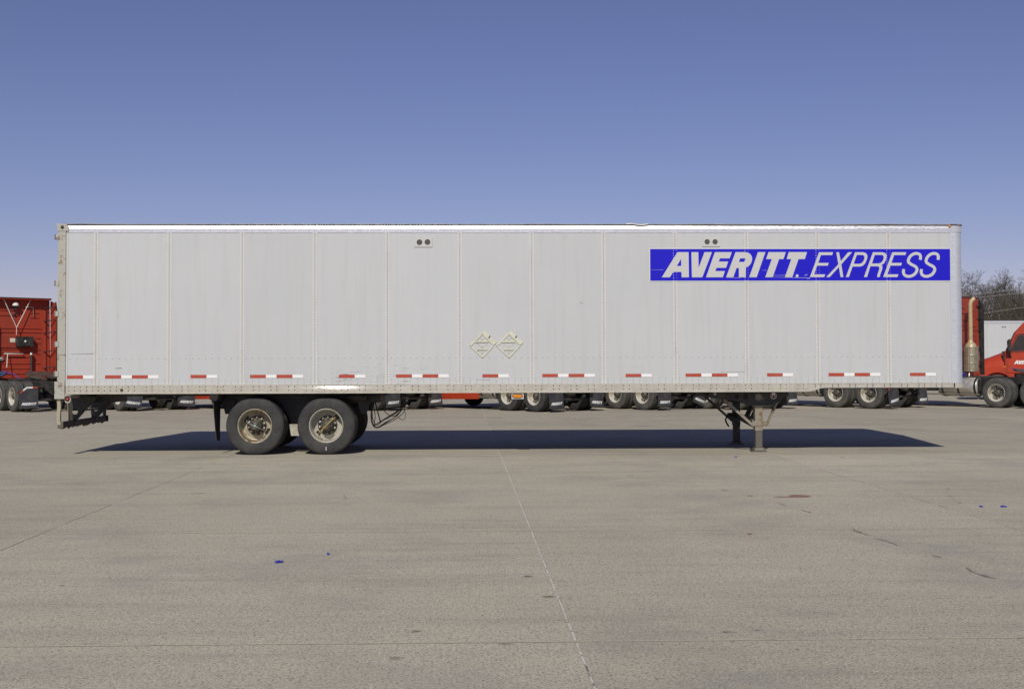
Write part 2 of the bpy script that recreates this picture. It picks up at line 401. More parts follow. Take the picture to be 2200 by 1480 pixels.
# ------------------------------------------------------------------ ground
ground = MB().add([(-1500, -400, -.010), (1500, -400, -.010), (1500, 2500, -.010), (-1500, 2500, -.010)], [(0, 1, 2, 3)]).build('ground', M['concrete'], recalc=False)
ground['kind'] = 'structure'
GX = [3.06 + 4.74 * k for k in range(-5, 8)]
GY = [-14.25 + 4.62 * k for k in range(-2, 9)]
SH = .0155      # the joints run a little askew
def slab_mesh(gap):
    W, D = 4.74 - gap, 4.62 - gap; c = .003
    a = [(-W/2, -D/2), (W/2, -D/2), (W/2, D/2), (-W/2, D/2)]
    b_ = [(-W/2 + c, -D/2 + c), (W/2 - c, -D/2 + c), (W/2 - c, D/2 - c), (-W/2 + c, D/2 - c)]
    v = [(x, y, -.012) for x, y in a] + [(x, y, -.0015) for x, y in a] + [(x, y, 0) for x, y in b_]
    f = [(i, (i + 1) % 4, 4 + (i + 1) % 4, 4 + i) for i in range(4)] + [(4 + i, 4 + (i + 1) % 4, 8 + (i + 1) % 4, 8 + i) for i in range(4)] + [(8, 9, 10, 11)]
    v = [(x - SH * y, y, z) for x, y, z in v]
    return MB().add(v, f).mesh('concrete_slab', M['concrete'])
sm_ = slab_mesh(.011)
for i in range(len(GX) - 1):
    for j in range(len(GY) - 1):
        link('concrete_slab', sm_, ground, ((GX[i] + GX[i+1]) / 2 - SH * (GY[j] + GY[j+1]) / 2, (GY[j] + GY[j+1]) / 2, random.uniform(-.0008, .0008)))
def ribbon(name, pts, wid, mat, z, jit=0, parent=ground):
    pts = [Vector((p[0], p[1], 0)) for p in pts]; out = []
    for a, b in zip(pts[:-1], pts[1:]):
        n = max(2, int((b - a).length / .06)) if jit else 2
        for k in range(n - (0 if b is pts[-1] else 1)):
            out.append(a.lerp(b, k / (n - 1)))
    v = []; drift = 0
    for i, p in enumerate(out):
        t = (out[min(i+1, len(out)-1)] - out[max(i-1, 0)]).normalized(); s = Vector((-t.y, t.x, 0))
        if jit: drift = drift * .9 + random.uniform(-1, 1) * jit
        on = math.sin(i * .52 + wid * 900) + .8 * math.sin(i * .19 + 2) + .6 * math.sin(i * 1.3) > .55
        ww = wid * ((random.uniform(.3, 1.5) if on else .04) if jit else 1) / 2
        v += [p + s * (drift - ww) + Vector((0, 0, z)), p + s * (drift + ww) + Vector((0, 0, z))]
    f = [(2*i, 2*i+2, 2*i+3, 2*i+1) for i in range(len(out) - 1)]
    return MB().add(v, f).build(name, mat, parent)
for x in GX[1:-1]:
    ribbon('joint_sealant', [(x - SH * GY[0], GY[0]), (x - SH * GY[-1], GY[-1])], .0105, M['joint_white'] if abs(x - 7.8) < .2 else M['joint'], -.0022)
for y in GY[1:-1]:
    ribbon('joint_sealant', [(GX[0], y), (GX[-1], y)], .017, M['joint_old'], .0012)
ribbon('crack', [(10.55, -6.0), (10.93, -6.88), (11.02, -8.1), (11.08, -10.2), (11.25, -11.2), (11.35, -12.28), (11.9, -13.2)], .03, M['crack'], .003, .024)
ribbon('crack', [(13.0, -7.6), (13.35, -6.3), (13.6, -5.6)], .03, M['crack'], .003, .02)
ribbon('crack', [(5.75, -6.4), (5.95, -7.3), (5.8, -7.9)], .014, M['crack'], .003, .016)
def blob(name, c, rx, ry, mat, z=.0035, n=26, rough=.28, parent=ground):
    ph = [random.uniform(0, 6.28) for _ in range(4)]
    v = []
    for i in range(n):
        a = 2 * math.pi * i / n
        r = 1 + rough * (math.sin(2 * a + ph[0]) * .6 + math.sin(3 * a + ph[1]) * .5 + math.sin(7 * a + ph[2]) * .25)
        v.append((c[0] + rx * r * math.cos(a), c[1] + ry * r * math.sin(a), z))
    return MB().add(v, [tuple(range(n))]).build(name, mat, parent, recalc=False)
blob('paint_stain', (11.34, -6.78), .15, .15, M['stain_red'], rough=.12)
blob('paint_stain', (11.14, -6.88), .15, .055, M['stain_red'], .0042, rough=.2)
blob('paint_stain', (10.02, -9.93), .035, .05, M['stain_red'])
for (x, y, a, b) in ((7.82, -12.1, .07, .05), (7.93, -12.9, .07, .06), (7.05, -13.95, .06, .06), (6.98, -14.62, .05, .07), (8.97, -14.05, .06, .05), (9.15, -14.0, .03, .04), (6.9, -15.3, .03, .05), (4.95, -15.2, .09, .08),
                     (5.1, -11.2, .05, .03), (11.35, -13.45, .04, .05), (11.6, -13.8, .05, .05), (3.9, -6.1, .12, .08), (4.35, -12.35, .035, .05), (13.6, -1.0, .1, .07), (14.6, -2.4, .14, .08), (9.6, -4.1, .09, .05),
                     (15.9, 3.3, .5, .16), (1.8, 8.7, .6, .3), (7.9, 13.7, .45, .3), (11.5, 9.0, .35, .25)):
    blob('oil_spot', (x, y), a * .8, b * .8, M['stain_dark'], rough=.45)
for (a, b) in (((-26, 19.15), (-3.6, 19.15)), ((-3.6, 19.05), (15, 18.5)), ((15, 18.5), (36, 19.0))):
    ribbon('yellow_line', [a, b], .11, M['yellow_paint'], .004)

# ------------------------------------------------------------------ lettering outlines (picture units, y down)
def sp_(pts, ox, oy, k): return [(ox + x / k, oy + y / k) for x, y in pts]
AV = {'A': [[(193,464),(400,133),(545,133),(547,464),(452,464),(450,393),(343,393),(298,464)], [(390,315),(447,315),(447,222)]],
      'V': [[(581,133),(672,133),(675,340),(752,133),(850,133),(722,464),(586,464)]],
      'E': [[(888,133),(1110,133),(1080,215),(955,215),(938,257),(1062,257),(1033,340),(908,340),(892,382),(1018,382),(990,464),(770,464)]],
      'R': [[(1158,133),(1290,133),(1325,141),(1352,160),(1370,188),(1376,218),(1370,255),(1355,288),(1330,318),(1292,335),(1290,464),(1200,464),(1200,342),(1170,342),(1127,464),(1033,464)],
            [(1218,215),(1202,262),(1262,262),(1278,255),(1288,236),(1286,220),(1278,215)]],
      'I': [[(1452,133),(1550,133),(1432,464),(1335,464)]],
      'T': [[(1590,133),(1817,133),(1785,225),(1728,225),(1642,464),(1545,464),(1633,225),(1558,225)]],
      'T2': [[(1855,133),(2096,133),(2066,225),(1983,225),(1898,464),(1802,464),(1888,225),(1827,225)]]}
Ee = [(250,143),(445,143),(432,183),(275,183),(237,292),(383,292),(370,330),(222,330),(178,452),(333,452),(318,490),(120,490)]
def stroke(cl, wd):
    P = catmull([(x, y, 0) for x, y in cl], 5); L, Rr = [], []
    for i, p in enumerate(P):
        t = (P[min(i+1, len(P)-1)] - P[max(i-1, 0)]).normalized(); s = Vector((-t.y, t.x, 0)) * wd / 2
        L.append((p.x + s.x, p.y + s.y)); Rr.append((p.x - s.x, p.y - s.y))
    return L + Rr[::-1]
Sc = [(1659,249),(1664,205),(1648,172),(1604,160),(1556,172),(1514,208),(1493,256),(1500,288),(1540,316),(1588,342),(1612,374),(1604,414),(1572,454),(1522,478),(1470,478),(1434,456),(1422,420),(1428,380)]
EXP = [('E', [Ee]), ('X', [[(490,143),(528,143),(551,268),(655,143),(710,143),(558,312),(585,490),(547,490),(524,350),(395,490),(347,490),(517,312)]]),
       ('P', [[(752,143),(860,143),(892,150),(914,168),(924,200),(915,245),(892,296),(860,330),(820,343),(715,343),(662,490),(620,490)], [(775,181),(730,305),(812,305),(840,296),(864,272),(882,230),(880,200),(868,186),(850,181)]]),
       ('R', [[(1000,143),(1130,143),(1165,152),(1186,172),(1191,202),(1180,250),(1155,298),(1118,322),(1132,342),(1126,385),(1100,450),(1092,490),(1055,490),(1062,450),(1085,385),(1088,352),(1065,340),(962,340),(915,490),(872,490)], [(1025,181),(985,300),(1080,300),(1106,293),(1134,268),(1150,225),(1148,198),(1138,186),(1120,181)]]),
       ('E', [[(x + 1020, y) for x, y in Ee]]), ('S', [stroke(Sc, 40)]), ('S', [stroke([(x + 248, y) for x, y in Sc], 40)])]
def averitt_mesh(width, depth, mat, fn):
    """the word as one mesh; fn(u, v, d): u right 0..width, v up, d outwards"""
    k = width / (2096 - 193); mb = MB()
    for loops in AV.values():
        mb.prism([[((x - 193) * k, (464 - y) * k) for x, y in l] for l in loops], 0, depth, fn)
    return mb
WORD_H = (464 - 133) / (2096 - 193)

# ------------------------------------------------------------------ wheel shapes
TYRE = [(.292, .020), (.33, .004), (.40, 0), (.462, .006), (.492, .022), (.507, .05), (.509, .085), (.497, .088), (.497, .096), (.509, .099), (.510, .138), (.498, .141), (.498, .149), (.510, .152),
        (.509, .191), (.497, .194), (.497, .202), (.507, .205), (.506, .24), (.492, .262), (.46, .276), (.40, .282), (.33, .276), (.292, .262)]
TYRE = [(r * (1.012 if r > .4 else 1), h) for r, h in TYRE]
def tyre_mb(flip, y0=0, mb=None, n=56):
    return (mb or MB()).lathe(TYRE, n, (0, y0, 0), 'y', 0, True, True, flip)
def rim_mb(flip, holes, n=48, rt=.262, depth=.155):
    mb = MB()
    mb.lathe([(.296, .03), (.306, .012), (.300, .006), (.292, .012), (.284, .035), (.276, .060), (.268, .11), (rt, depth)], n, (0, 0, 0), 'y', 0, True, False, flip)
    rings = [(rt, depth), (.245, depth + .004), (.192, depth - .012), (.168, depth - .022), (.10, depth - .022)]
    for q in range(len(rings) - 1):
        (r0, h0), (r1, h1) = rings[q], rings[q + 1]
        for i in range(n):
            a0, a1 = 2 * math.pi * i / n, 2 * math.pi * (i + 1) / n
            if q == 1 and any(abs(((a0 + a1) / 2 - h + math.pi) % (2 * math.pi) - math.pi) < wd for (h, wd) in holes): continue
            mb.add([(r0 * math.cos(a0), h0 * flip, r0 * math.sin(a0)), (r0 * math.cos(a1), h0 * flip, r0 * math.sin(a1)), (r1 * math.cos(a1), h1 * flip, r1 * math.sin(a1)), (r1 * math.cos(a0), h1 * flip, r1 * math.sin(a0))], [(0, 1, 2, 3)], 0, False)
    return mb
def hub_mb(flip, depth=.155, r=.105, out=.02, nuts=10):
    mb = MB(); d = depth - .022
    mb.lathe([(.175, d - .002), (.172, d - .012), (.115, d - .014), (r, d - .03), (r, out + .05), (r * .95, out + .04), (r * .70, out + .035), (r * .68, out), (r * .5, out - .006), (0.001, out - .008)], 28, (0, 0, 0), 'y', 0, True, False, flip)
    for k in range(nuts):
        a = 2 * math.pi * (k + .4) / nuts
        c = (.1425 * math.cos(a), 0, .1425 * math.sin(a))
        mb.lathe([(.022, d - .012), (.022, d - .03), (.016, d - .032), (.015, d - .055), (.001, d - .057)], 6, c, 'y', 1, False, False, flip)
    for k in range(6):
        a = 2 * math.pi * k / 6
        mb.dome((r * .83 * math.cos(a), (out + .037) * flip, r * .83 * math.sin(a)), (0, -flip, 0), .009, .008, 1)
    return mb
def dark_well(flip, depth=.155):     # the inner wheel and drum seen through the hand holes
    return MB().lathe([(.27, depth + .03), (.10, depth + .03)], 32, (0, 0, 0), 'y', 0, False, False, flip)

# ================================================================== the semi-trailer
T0 = Vector((8.05, 1.295, 0))
trailer = thing('semi_trailer', 'long white box semi-trailer with blue lettered banner parked alone on concrete', 'trailer', T0)
def part(mb, name, mats, parent=trailer, bevel=0, recalc=True):
    return mb.build(name, mats, parent, (-T0 if parent is trailer else (0, 0, 0)), bevel, recalc)
L0, L1, WID = 0.0, 16.1, 2.59
ZR, ZT = 1.235, 4.093
ZW1 = 3.945                                   # top of the side skin
SEAM = [.676 + 1.2824 * i for i in range(12)]
edges = [.15] + SEAM + [15.93]
front = lambda u, v, d: (u, -d, v)            # near-side relief: d metres proud of the skin plane (y = 0)
for i in range(13):
    a, b = edges[i] + .034 * (i > 0), edges[i + 1] - .034 * (i < 12)
    # panel with a faint outward belly
    nx, nz = 6, 8; v = []; f = []
    for q in range(nz + 1):
        for p in range(nx + 1):
            x = a + (b - a) * p / nx; z = ZR + (ZW1 - ZR) * q / nz
            bel = .0035 * math.sin(math.pi * p / nx) * math.sin(math.pi * q / nz) * (1 + .5 * math.sin(i * 2.1))
            v.append((x, -bel, z))
    for q in range(nz):
        for p in range(nx):
            k = q * (nx + 1) + p; f.append((k, k + 1, k + nx + 2, k + nx + 1))
    mb = MB().add(v, f, 0, True)
    mb.box(a, b, .002, .03, ZR, ZW1)
    part(mb, 'side_panel', M['skin'], recalc=False)
for i, x in enumerate(SEAM):
    mb = MB().box(x - .046, x - .002, -.0045, .02, ZR, ZW1).box(x + .001, x + .046, -.003, .02, ZR, ZW1)
    s = part(mb, 'seam_strip', M['seam'])
    mb = MB(); n = 61
    for k in range(n):
        z = ZR + .03 + (ZW1 - ZR - .05) * k / (n - 1)
        mb.dome((x - .030, -.0045, z), (0, -1, 0), .0085, .006); mb.dome((x + .028, -.003, z + .004), (0, -1, 0), .0085, .006)
    r = part(mb, 'rivet_rows', M['rivet'], s, recalc=False); stuff(r)
# far side, front wall, floor, roof
part(MB().box(.165, 15.93, WID - .03, WID, ZR, ZW1), 'side_wall', M['skin'])
part(MB().box(16.10, 16.14, .16, WID - .16, 1.17, 4.05), 'front_wall', M['skin'])
part(MB().box(.1, 16.0, .05, WID - .05, 1.15, 1.21), 'floor', M['black_steel'])
def roof_mb():
    mb = MB(); n = 160; v = []; f = []
    for i in range(n + 1):
        x = .12 + (16.09 - .12) * i / n
        wob = .0035 * math.sin(x * 3.1) * math.sin(x * .9 + 1) + random.uniform(-.0015, .0015) * (2.3 < x < 7.2)
        for (y, z) in ((-.012, 4.074), (-.018, 4.083), (-.012, 4.090), (.3, 4.096), (WID - .3, 4.096), (WID + .012, 4.090), (WID + .012, 4.074)):
            v.append((x, y, z + wob * (y < .2)))
    for i in range(n):
        for k in range(6): f.append((i*7+k, (i+1)*7+k, (i+1)*7+k+1, i*7+k+1))
    return mb.add(v, f, 0, True)
part(roof_mb(), 'roof', M['roof_sheet'])
p0, p1 = at(1345, 481, 0).x, at(1392, 481, 0).x
mb = MB()
pts = [(p0 + (p1 - p0) * k / 8, 4.086 + .010 * math.sin(k * .8 + .3) + random.uniform(-.003, .004)) for k in range(9)]
for a, b in zip(pts[:-1], pts[1:]):
    mb.add([(a[0], -.026, a[1] - .010), (b[0], -.026, b[1] - .010), (b[0], -.02, b[1] + .008), (a[0], -.02, a[1] + .008), (a[0], .05, 4.098), (b[0], .05, 4.098)], [(0, 1, 2, 3), (3, 2, 5, 4)])
part(mb, 'bent_roof_flashing', M['seam'])
for (x, n) in ((at(1535, 481, 0).x, 18), (at(405, 481, 0).x, 90)):
    v = []; f = []
    for k in range(n + 1):
        a = x + k * .052; z = random.uniform(-.004, .003) * (1 if 0 < k < n else 0)
        v += [(a, -.0215, 4.079 + z * .6), (a, -.0225 + z * .4, 4.087 + z * .5), (a, .03, 4.0965)]
    for k in range(n): f += [(3*k, 3*k+3, 3*k+4, 3*k+1), (3*k+1, 3*k+4, 3*k+5, 3*k+2)]
    part(MB().add(v, f), 'crumpled_roof_edge', M['top_rail'])
part(MB().box(.13, 16.06, .004, .05, 4.050, 4.078), 'roof_gap_shade', M['bolt'])  # dark strip painted in for the shaded gap under the roof lip
# top rail, a tilted crown over a riveted flange
prof = [(0.02, ZW1 - .012), (-.007, ZW1 - .012), (-.007, 4.000), (-.012, 4.004), (-.001, 4.042), (.005, 4.062), (.05, 4.064)]
mb = MB()
for (a, b) in ((.165, 15.96),):
    v = [(a, y, z) for y, z in prof] + [(b, y, z) for y, z in prof]; n = len(prof)
    mb.add(v, [(k, k + 1, n + k + 1, n + k) for k in range(n - 1)])
tr = part(mb, 'top_rail', M['top_rail'])
mb = MB()
x = .25
while x < 15.85:
    mb.dome((x, -.007, ZW1 + .012), (0, -1, 0), .006, .003); mb.dome((x + random.uniform(-.01, .01), -.007, ZW1 + .037), (0, -1, 0), .006, .003)
    x += random.choice((.1, .1, .1, .06, .12))
stuff(part(mb, 'rivet_rows', M['top_rail'], tr, recalc=False))
# bottom rail, stepping up under the nose
prof = [(.165, 1.094), (13.28, 1.094), (13.36, 1.100), (13.44, 1.122), (13.52, 1.150), (13.60, 1.158), (15.93, 1.158), (15.93, ZR), (.165, ZR)]
RP = [(1.094, -.036), (1.125, -.041), (1.165, -.039), (1.190, -.032), (1.212, -.023), (ZR, -.017)]      # deep face above the front wheel, its bend shaped for a sun glint
n = 180; v = []; f = []
for k in range(n + 1):
    x = .165 + (13.30 - .165) * k / n
    wv = .0012 * math.sin(x * 2.3) + .0010 * math.sin(x * 5.1 + 1) + random.uniform(-.0006, .0006)
    g = math.exp(-((x - 4.95) / .42) ** 2) + .35 * math.exp(-((x - 6.05) / .12) ** 2) + .25 * math.exp(-((x - 4.1) / .10) ** 2)
    v += [(x, (-.0345 + (z - 1.094) * -.03) * (1 - g) + y * g + wv * (1 if q in (1, 2, 3) else .3), z) for q, (z, y) in enumerate(RP)]
for k in range(n):
    for q in range(5): f.append((k*6+q, k*6+6+q, k*6+7+q, k*6+q+1))
mb = MB().add(v, f, 0, True)
mb.box(.165, 13.29, -.014, .01, 1.094, ZR)
mb.prism([(13.30, 1.096), (13.36, 1.100), (13.44, 1.122), (13.52, 1.150), (13.60, 1.158), (15.93, 1.158), (15.93, ZR), (13.30, ZR)], .010, .034, front)
br = part(mb, 'bottom_rail', M['rail'])
part(MB().prism([(.165, ZR - .004), (15.93, ZR - .004), (15.93, ZR + .010), (.165, ZR + .010)], .012, .040, front), 'rail_lip', M['rail'], br)
part(MB().prism([(.165, 1.090), (13.30, 1.090), (13.30, 1.098), (.165, 1.098)], .030, .046, front), 'rail_flange', M['rail'], br)
mb = MB(); x = .22; k = 0
while x < 15.85:
    zz = 1.212
    mb.dome((x, -.0365 + .014 * math.exp(-((x - 4.95) / .42) ** 2) if x < 13.3 else -.034, zz), (0, -1, 0), .011, .007)
    mb.dome((x, -.0355 - .004 * math.exp(-((x - 4.95) / .42) ** 2) if x < 13.3 else -.034, 1.150 if x < 13.4 else 1.180), (0, -1, 0), .011, .007)
    k += 1
    x += (.104 if x < 1.2 else (.104 if k % 2 else .208))
stuff(part(mb, 'bolt_rows', M['bolt'], br, recalc=False))
hp = at(261.5, 838, -.035)
part(MB().lathe([(.026, 0), (.026, .012), (.018, .012), (.016, .002), (.001, .002)], 16, (hp.x, -.035, hp.z), 'y', 0, True, False, -1), 'drain_hole_ring', M['bolt'], br)
# dark rivets low on the skin
mb = MB()
for i in range(13):
    a, b = edges[i] + .07, edges[i + 1] - .07
    n = max(3, int((b - a) / .104))
    for k in range(n + 1):
        x = a + (b - a) * k / n
        mb.dome((x, -.002, 1.708), (0, -1, 0), .0075, .004)
        for z in (1.337, 1.295, 1.256): mb.dome((x + random.uniform(-.008, .008), -.001, z), (0, -1, 0), .0065, .0035)
for k in range(62): mb.dome((.186, -.001, ZR + .03 + (ZW1 - ZR - .06) * k / 61), (0, -1, 0), .0065, .004)
stuff(part(mb, 'rivet_rows', M['rivet_dark'], recalc=False))
# rear frame
rp = MB().box(.03, .15, -.022, .12, 1.30, 4.03).box(-.035, .145, -.028, .13, 1.005, 1.31)
post = part(rp, 'rear_post', M['rear_post'], bevel=.006)
part(MB().box(.012, .031, -.018, .1, 1.32, 4.02), 'post_edge', M['rear_post'], post)
part(MB().box(.028, .152, -.024, .118, 1.777, 1.783), 'post_weld', M['bolt'], post)
part(MB().prism([(.15, 1.094), (.15, 1.055), (.18, 1.055), (.36, 1.094)], .004, .034, front), 'rear_gusset', M['rear_post'], bevel=.004)
part(MB().box(.015, .165, WID - .12, WID + .02, 1.005, 4.03), 'rear_post', M['rear_post'], bevel=.006)
part(MB().box(.02, .16, .12, WID - .12, 1.01, 1.2), 'rear_sill', M['rear_post'], bevel=.006)
part(MB().prism([(-.02, 4.095), (.0, 4.02), (.0, 3.96), (.20, 3.96), (.20, 4.03), (.165, 4.08)], .002, .030, front), 'corner_casting', M['rear_post'], bevel=.006)
part(MB().lathe([(.03, 0), (.03, .008), (.001, .008)], 12, (.09, -.03, 4.03), 'y', 0, True, False, -1), 'casting_cap', M['bolt'])
part(MB().box(.02, .16, .12, WID - .12, 3.96, 4.08), 'rear_header', M['rear_post'], bevel=.006)
for s in (0, 1):
    d = part(MB().box(-.015, .02, .12 + s * 1.18, 1.285 + s * 1.18, 1.21, 3.95), 'rear_door', M['skin'], bevel=.006)
    mb = MB().tube([(-.04, .95 + s * .70, 1.1), (-.04, .95 + s * .70, 4.0)], .014, 8)
    part(mb, 'lock_rod', M['nut'], d)
for py in (510, 609, 674, 739.5, 803):
    z = at(122, py, 0).z
    h = part(MB().box(-.035, .034, -.035, -.02, z - .045, z + .045), 'hinge', M['rear_post'], bevel=.004)
    part(MB().tube([(-.032, -.038, z - .05), (-.032, -.038, z + .05)], .011, 8), 'hinge_pin', M['nut'], h)
# front corner post, rounded
def arc(cx, cy, r, a0, a1, n): return [(cx + r * math.cos(R(a0 + (a1 - a0) * k / n)), cy + r * math.sin(R(a0 + (a1 - a0) * k / n))) for k in range(n + 1)]
def nose(x_in, rad, z0, z1, out):
    ol = [(x_in, -out)] + arc(16.145 - rad + out, rad - out + .0, rad, -90, 0, 10); il = [(x, y) for x, y in [(16.13, .2), (x_in, .2)]]
    return MB().prism(ol + il, z0, z1, lambda u, v, d: (u, v, d))
part(nose(15.93, .15, 1.235, 3.945, .004), 'front_corner_post', M['corner'])
part(nose(15.90, .15, 3.945, 4.062, .012), 'top_rail_cap', M['top_rail'])
part(nose(15.90, .15, 4.066, 4.088, .018), 'roof_cap', M['bolt'])
part(nose(15.96, .15, 1.15, 1.232, .02), 'lower_corner_casting', M['rail'], bevel=.008)
part(MB().prism([(15.90, ZR), (15.93, ZR), (15.93, 3.945), (15.90, 3.945)], .003, .008, front), 'corner_trim', M['corner'])
p = at(2041, 487, -.02)
part(MB().lathe([(.001, .018), (.020, .014), (.024, 0)], 12, (p.x, -.012, p.z + .005), 'y', 0, True, False, -1), 'marker_lamp', M['amber'])
# reflective tape, every stretch its own part
TAPE = [(144, 'rw'), (226, 'rwrw'), (409.5, 'rw'), (537, 'rwrw'), (728, 'rw'), (851, 'rwrw'), (1036.5, 'rw'), (1165, 'rwrw'), (1344, 'rw'), (1473, 'rwrw'), (1648, 'rw'), (1780, 'rwrw'), (1955, 'rw')]
for px, pat in TAPE:
    x = at(px, 811, 0).x; z = 1.364 + .0025 * math.sin(px)
    t = None
    for ch in pat:
        ln = .281 if ch == 'r' else .186
        mb = MB().box(x, x + ln, -.0062, -.0040, z, z + .056)
        q = part(mb, 'reflective_tape', M['tape_red' if ch == 'r' else 'tape_white']); x += ln + .0005
# air vents
for (a, b, t, bt, c1, c2, rr) in ((890, 929, 510, 531, 901.3, 918.5, 6.2), (1509, 1546.5, 510.5, 530, 1519, 1536, 5.8)):
    A, B = at(a, bt, 0), at(b, t, 0); r = rr / 120.8
    cs = [at(c1, 521 if a < 1000 else 520, 0), at(c2, 520.6 if a < 1000 else 520, 0)]
    loops = [[(A.x, A.z), (B.x, A.z), (B.x, B.z), (A.x, B.z)]] + [[(c.x + r * math.cos(2 * math.pi * k / 20), c.z + r * math.sin(2 * math.pi * k / 20)) for k in range(20)] for c in cs]
    vp = part(MB().prism(loops, .003, .014, front), 'vent_plate', M['seam'])
    for c in cs: part(MB().lathe([(.001, .006), (r, .006)], 20, (c.x, 0, c.z), 'y', 0, False, False, -1), 'vent_screen', M['vent'], vp)
# banner
A, B = at(1397, 603.5, -.008), at(2041, 535, -.008)
lz = lambda y: A.z + (603.5 - y) / (603.5 - 535) * (B.z - A.z)
lx = lambda x: A.x + (x - 1397) / (2041 - 1397) * (B.x - A.x)
banner = part(MB().box(lx(1397), lx(2041), -.0080, -.0060, A.z, B.z), 'banner', M['logo_blue'])
bw = .018
for (a, b, c, d) in ((A.x - bw, B.x + bw, B.z, B.z + bw), (A.x - bw, B.x + bw, A.z - bw, A.z), (A.x - bw, A.x, A.z, B.z), (B.x, B.x + bw, A.z, B.z)):
    part(MB().box(a, b, -.0072, -.0055, c, d), 'banner_border', M['logo_border'], banner)
for loops in AV.values():
    part(MB().prism([[(lx(1390 + x / 6.111), lz(520 + y / 6.111)) for x, y in l] for l in loops], .0085, .0100, front), 'letter', M['letter'], banner)
for ch, loops in EXP:
    part(MB().prism([[(lx(1720 + x / 6.47), lz(520 + y / 6.47)) for x, y in l] for l in loops], .0085, .0100, front), 'letter', M['letter'], banner)
part(MB().prism([[(lx(1390 + x / 6.111), lz(520 + y / 6.111)) for x, y in l] for l in [[(1950,428),(1968,428),(1979,433),(1980,442),(1974,448),(1978,464),(1968,464),(1964,450),(1955,464),(1945,464)], [(1957,434),(1954,443),(1968,443),(1970,436)]]], .0085, .0100, front), 'letter', M['letter_white'], banner)
mb = MB()
for (x0, y0, x1, y1, wd) in ((1650, 592.0, 1703, 591.4, .006), (1560, 596.8, 1590, 597, .005), (1655, 595.5, 1735, 597.5, .006), (1726, 592, 1733, 590.5, .012), (1733, 599, 1739, 597.5, .014), (1635, 581, 1646, 581, .004), (1398, 580, 1425, 579.6, .004)):
    a, b = (lx(x0), lz(y0)), (lx(x1), lz(y1))
    mb.prism([(a[0], a[1] - wd / 3), (b[0], b[1] - wd / 2), (b[0], b[1] + wd / 2), (a[0], a[1])], .0104, .0110, front)
part(mb, 'banner_scratches', M['letter'], banner)
# long scratches in the skin
mb = MB()
for (x0, y0, x1, y1, wd) in ((152, 761, 203, 759.5, .006), (248, 791, 262, 790.6, .012), (253, 672, 255, 684, .010), (1548, 799, 1600, 798.2, .003), (1245, 650, 1252, 652, .012), (1022, 816, 1052, 815.8, .003)):
    a, b = at(x0, y0, 0), at(x1, y1, 0)
    mb.prism([(a.x, a.z - wd / 4), (b.x, b.z - wd / 2), (b.x, b.z + wd / 2), (a.x, a.z + wd / 4)], .0050, .0058, front)
part(mb, 'scratches', M['rivet_dark'])
# placard holders
for cx in (1036, 1093.2):
    c = at(cx, 741.5, -.02); k = 1 / 120.8
    ph = None
    def pt(u, v): return (c.x + u * k, c.z - v * k)
    mb = MB()
    def rail(a, b, wd, d=.016):
        a, b = Vector(pt(*a)), Vector(pt(*b)); t = (b - a).normalized(); s = Vector((-t.y, t.x)) * wd * k / 2
        mb.prism([tuple(a - s), tuple(b - s), tuple(b + s), tuple(a + s)], .006, d, front)
    rail((-26, 1), (0, -25), 4.0); rail((-26, 1), (0.3, 26.5), 2.4); rail((0.3, 26.5), (24, 1), 2.4); rail((1, -25), (25, 0), 3.4)
    rail((2, -28), (28, -3), 7.5, .020)
    holder = part(mb, 'placard_holder', M['placard'])
    mb = MB(); rail((-15, -7.5), (13.5, -8), 3.2, .020); part(mb, 'cross_bar', M['placard'], holder)
    mb = MB(); rail((-11, 9), (11, 9), 2.6, .020); part(mb, 'cross_bar', M['placard'], holder)
    mb = MB()
    for (a, b) in (((-14, -6), (12, 14)), ((14, -6), (-12, 14)), ((-6, -8), (10, -20)), ((6, -8), (-10, -20)), ((-7, 10), (5, 21)), ((7, 10), (-5, 21))): rail(a, b, 1.1, .0085)
    part(mb, 'backing_lattice', M['placard'], holder)
    mb = MB(); rail((14, -16), (17, -20), 1.6, .036); part(mb, 'latch', M['bolt'], holder)
# amber side turn lamp
A, B = at(1099, 857, -.01), at(1125, 846, -.01); cz = (A.z + B.z) / 2
lamp = part(MB().box(A.x, B.x, -.016, .0, A.z, 1.098), 'turn_lamp_bracket', M['lamp_white'], bevel=.003)
def oval(cx, cz_, rx, rz): return [(cx + rx * math.copysign(abs(math.cos(a)) ** .6, math.cos(a)), cz_ + rz * math.copysign(abs(math.sin(a)) ** .8, math.sin(a))) for a in [2 * math.pi * k / 24 for k in range(24)]]
part(MB().prism(oval((A.x + B.x) / 2 - .003, cz + .008, .098, .040), .010, .022, front), 'turn_lamp_gasket', M['bolt'], lamp)
part(MB().prism(oval((A.x + B.x) / 2 - .003, cz + .008, .086, .029), .014, .036, front), 'turn_lamp_lens', M['amber'], lamp, bevel=.006)
# tail lamp on the rear gusset
c = at(145, 857.5, .02)
tl = part(MB().prism([(c.x - .05, c.z + .06), (c.x - .055, c.z - .02), (c.x - .03, c.z - .062), (c.x + .03, c.z - .062), (c.x + .052, c.z - .03), (c.x + .052, c.z + .06)], -.03, -.02, front), 'tail_lamp_bracket', M['lamp_white'])
part(MB().lathe([(.001, .030), (.018, .026), (.030, .014), (.034, 0)], 18, (c.x, .018, c.z), 'y', 0, True, False, -1), 'tail_lamp', M['red_lens'], tl)
part(MB().lathe([(.034, .004), (.042, .012), (.044, 0)], 18, (c.x, .019, c.z), 'y', 0, True, False, -1), 'lamp_ring', M['bolt'], tl)
